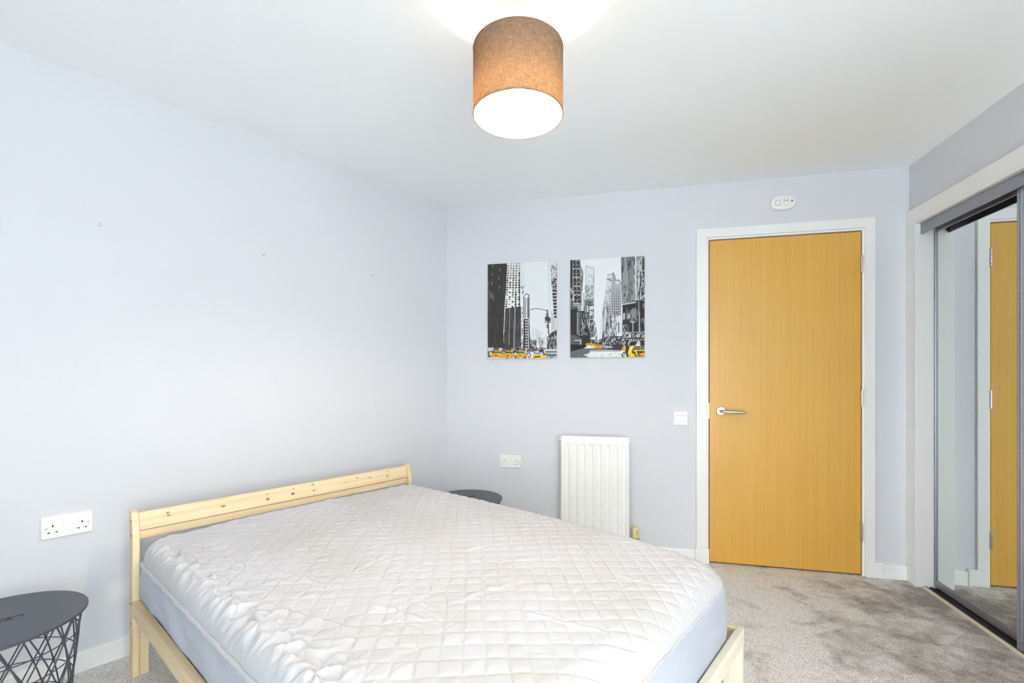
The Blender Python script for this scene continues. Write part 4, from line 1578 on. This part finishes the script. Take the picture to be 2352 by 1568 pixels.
    S.line(cs((770, 1010), (772, 1150)), 0.014, (86, 88, 90))
    S.poly(cs((820, 1040), (910, 1035), (910, 1180), (822, 1190)), (150, 152, 154))
    S.scribble(cs((820, 1040), (910, 1035), (910, 1190), (822, 1190)), 24, (50, 50, 50), 22, 0.01, 0.04, 0.009, 0.6)
    S.line(cs((940, 1000), (1000, 1000)), 0.012, (206, 208, 209)); S.line(cs((972, 985), (972, 1130)), 0.011, (190, 192, 194))
    S.line(cs((1060, 860), (1064, 1140)), 0.016, (176, 178, 180))
    S.line(cs((1050, 700), (1056, 860)), 0.014, (150, 152, 160))
    S.poly(cs((1060, 690), (1140, 660), (1140, 900), (1075, 960)), (56, 55, 54))
    S.line(cs((1058, 680), (1120, 690), (1140, 680)), 0.012, (140, 142, 146))
    S.poly(cs((1100, 740), (1140, 720), (1140, 800), (1110, 790)), (110, 116, 124))
    S.poly(cs((1080, 960), (1140, 930), (1140, 1130), (1080, 1130)), (120, 124, 128))
    S.scribble(cs((1075, 940), (1140, 930), (1140, 1140), (1075, 1140)), 24, INK, 23, 0.02, 0.08, 0.009, 0.9)
    S.line(cs((820, 1150), (1140, 1140)), 0.010, (176, 178, 180))
    S.scribble(cs((820, 1150), (1140, 1145), (1140, 1220), (820, 1225)), 44, (206, 208, 209), 24, 0.01, 0.04, 0.010, 0.6)
    S.line(cs((820, 1240), (1140, 1230)), 0.024, (40, 39, 38))
    for k in range(9): S.poly(cs((840 + k * 34, 1238), (856 + k * 34, 1237), (862 + k * 34, 1254), (846 + k * 34, 1255)), (214, 216, 216))
    # street level in the middle
    md = cs((340, 1240), (420, 1255), (470, 1275), (500, 1250), (620, 1200), (820, 1200), (880, 1300), (880, 1360), (340, 1330))
    S.poly(md, (92, 94, 96))
    S.scribble(md, 120, (44, 44, 44), 25, 0.008, 0.03, 0.010, 0.6)
    S.scribble(md, 80, (214, 216, 217), 26, 0.008, 0.025, 0.008, 0.6)
    S.poly(cs((462, 1000), (520, 1000), (500, 1250), (462, 1265)), (231, 234, 235), 0.9)
    # road
    S.poly(cs((66, 1430), (300, 1370), (540, 1350), (860, 1350), (880, 1400), (700, 1420), (300, 1520), (66, 1520)), (104, 106, 114))
    S.poly(cs((690, 1330), (860, 1320), (870, 1400), (600, 1390)), (64, 63, 64))
    wp = cs((345, 1412), (800, 1405), (880, 1450), (905, 1510), (370, 1520), (260, 1475), (360, 1440))
    S.poly(wp, (229, 232, 232))
    S.poly(cs((275, 1372), (350, 1364), (430, 1366), (420, 1378), (280, 1382)), (224, 226, 226))
    S.poly(cs((560, 1358), (680, 1354), (690, 1366), (566, 1370)), (196, 198, 202))
    S.line(cs((345, 1425), (520, 1420), (800, 1418)), 0.007, (120, 122, 124))
    S.scribble(wp, 22, (150, 152, 154), 27, 0.02, 0.06, 0.004, 0.2)
    # taxis
    YE, OR = (242, 198, 50), (226, 146, 40)
    for x, y, w_ in ((328, 1330, 30), (375, 1332, 26), (415, 1335, 26)):
        S.poly(cs((x - w_, y - 18), (x + w_ * .8, y - 22), (x + w_, y + 14), (x - w_ * .8, y + 20)), YE)
        S.poly(cs((x - w_ * .5, y), (x + w_ * .5, y - 2), (x + w_ * .4, y + 12), (x - w_ * .4, y + 12)), OR)
        S.line(cs((x - w_ * .6, y - 6), (x + w_ * .6, y - 9)), 0.007, (110, 80, 30))
    S.poly(cs((430, 1360), (450, 1328), (520, 1325), (540, 1345), (535, 1388), (440, 1392)), OR)
    S.poly(cs((440, 1348), (520, 1340), (532, 1360), (440, 1368)), YE)
    S.line(cs((445, 1350), (525, 1342)), 0.010, (120, 84, 30)); S.line(cs((450, 1380), (530, 1376)), 0.009, (90, 64, 30))
    S.poly(cs((905, 1300), (930, 1262), (1075, 1262), (1080, 1345), (915, 1345)), (196, 198, 200))
    S.poly(cs((925, 1300), (945, 1272), (1040, 1272), (1010, 1340), (920, 1340)), (52, 52, 52))
    S.poly(cs((1010, 1330), (1045, 1290), (1070, 1340)), (222, 225, 226))
    S.poly(cs((820, 1375), (845, 1322), (870, 1340), (878, 1400), (850, 1405), (822, 1400)), YE)
    S.line(cs((838, 1345), (845, 1400)), 0.009, (90, 72, 30))
    S.line(cs((870, 1330), (890, 1500)), 0.010, (70, 70, 72))
    S.poly(cs((815, 1470), (845, 1420), (870, 1440), (850, 1505), (818, 1500)), (66, 68, 70))
    S.poly(cs((830, 1475), (848, 1440), (858, 1450), (842, 1495)), (214, 216, 218))
    S.poly(cs((905, 1440), (930, 1350), (990, 1332), (1150, 1340), (1150, 1500), (920, 1500)), (244, 218, 60))
    S.poly(cs((975, 1395), (1000, 1352), (1150, 1352), (1150, 1395)), (150, 152, 156))
    S.line(cs((975, 1395), (1002, 1350), (1150, 1350)), 0.014, (74, 72, 56))
    S.scribble(cs((1000, 1352), (1150, 1352), (1150, 1395), (990, 1395)), 14, (60, 60, 62), 28, 0.02, 0.06, 0.009, 0.3)
    S.poly(cs((940, 1360), (965, 1350), (950, 1395), (930, 1400)), (226, 224, 180))
    S.poly(cs((980, 1415), (1010, 1415), (1012, 1448), (982, 1448)), (188, 58, 48))
    S.poly(cs((1030, 1410), (1150, 1405), (1150, 1440), (1040, 1446)), (90, 78, 50))
    S.poly(cs((1010, 1460), (1150, 1450), (1150, 1500), (1015, 1500)), (234, 150, 40))
    S.scribble(cs((920, 1400), (1150, 1400), (1150, 1495), (920, 1495)), 22, (70, 62, 40), 29, 0.01, 0.04, 0.010, 0.6)
    return S.a


def canvas(label, x0, x1, z0, z1, painter, tilt=0.0):
    t = empty('canvas_picture', ((x0 + x1) / 2, YF, z0))
    tag(t, label, 'canvas picture', 'city street canvas prints')
    hw, H = (x1 - x0) / 2, z1 - z0
    D = 0.018
    MB().box(-hw, hw, -D, -0.0005, 0, H).build('canvas_wrap', M['canvas_edge'], t, 0.0015)
    W_, H_ = 230, 312
    img = painter(W_, H_)
    img = np.clip(img + np.random.default_rng(1).normal(0, 2.0, img.shape), 0, 255) / 255.0
    linimg = np.where(img <= 0.04045, img / 12.92, ((img + 0.055) / 1.055) ** 2.4)
    gx = np.linspace(-hw + 0.0012, hw - 0.0012, W_)
    gz = np.linspace(H - 0.0012, 0.0012, H_)
    X, Z = np.meshgrid(gx, gz)
    P = np.stack([X, np.full_like(X, -D - 0.0004), Z], -1)
    o = grid_mesh('printed_face', P, M['print'], t, smooth=False, flip=True)
    ca = o.data.color_attributes.new('print', 'FLOAT_COLOR', 'POINT')
    rgba = np.ones((H_ * W_, 4), np.float32)
    rgba[:, :3] = linimg.reshape(-1, 3)
    ca.data.foreach_set('color', rgba.reshape(-1))
    return t


canvas('city street canvas with a black tower and a row of yellow taxis below', -0.921, -0.430, 1.315, 1.983, paint_one)
canvas('city avenue canvas with grey skyscrapers and one big taxi at lower right', -0.338, 0.148, 1.317, 1.980, paint_two)
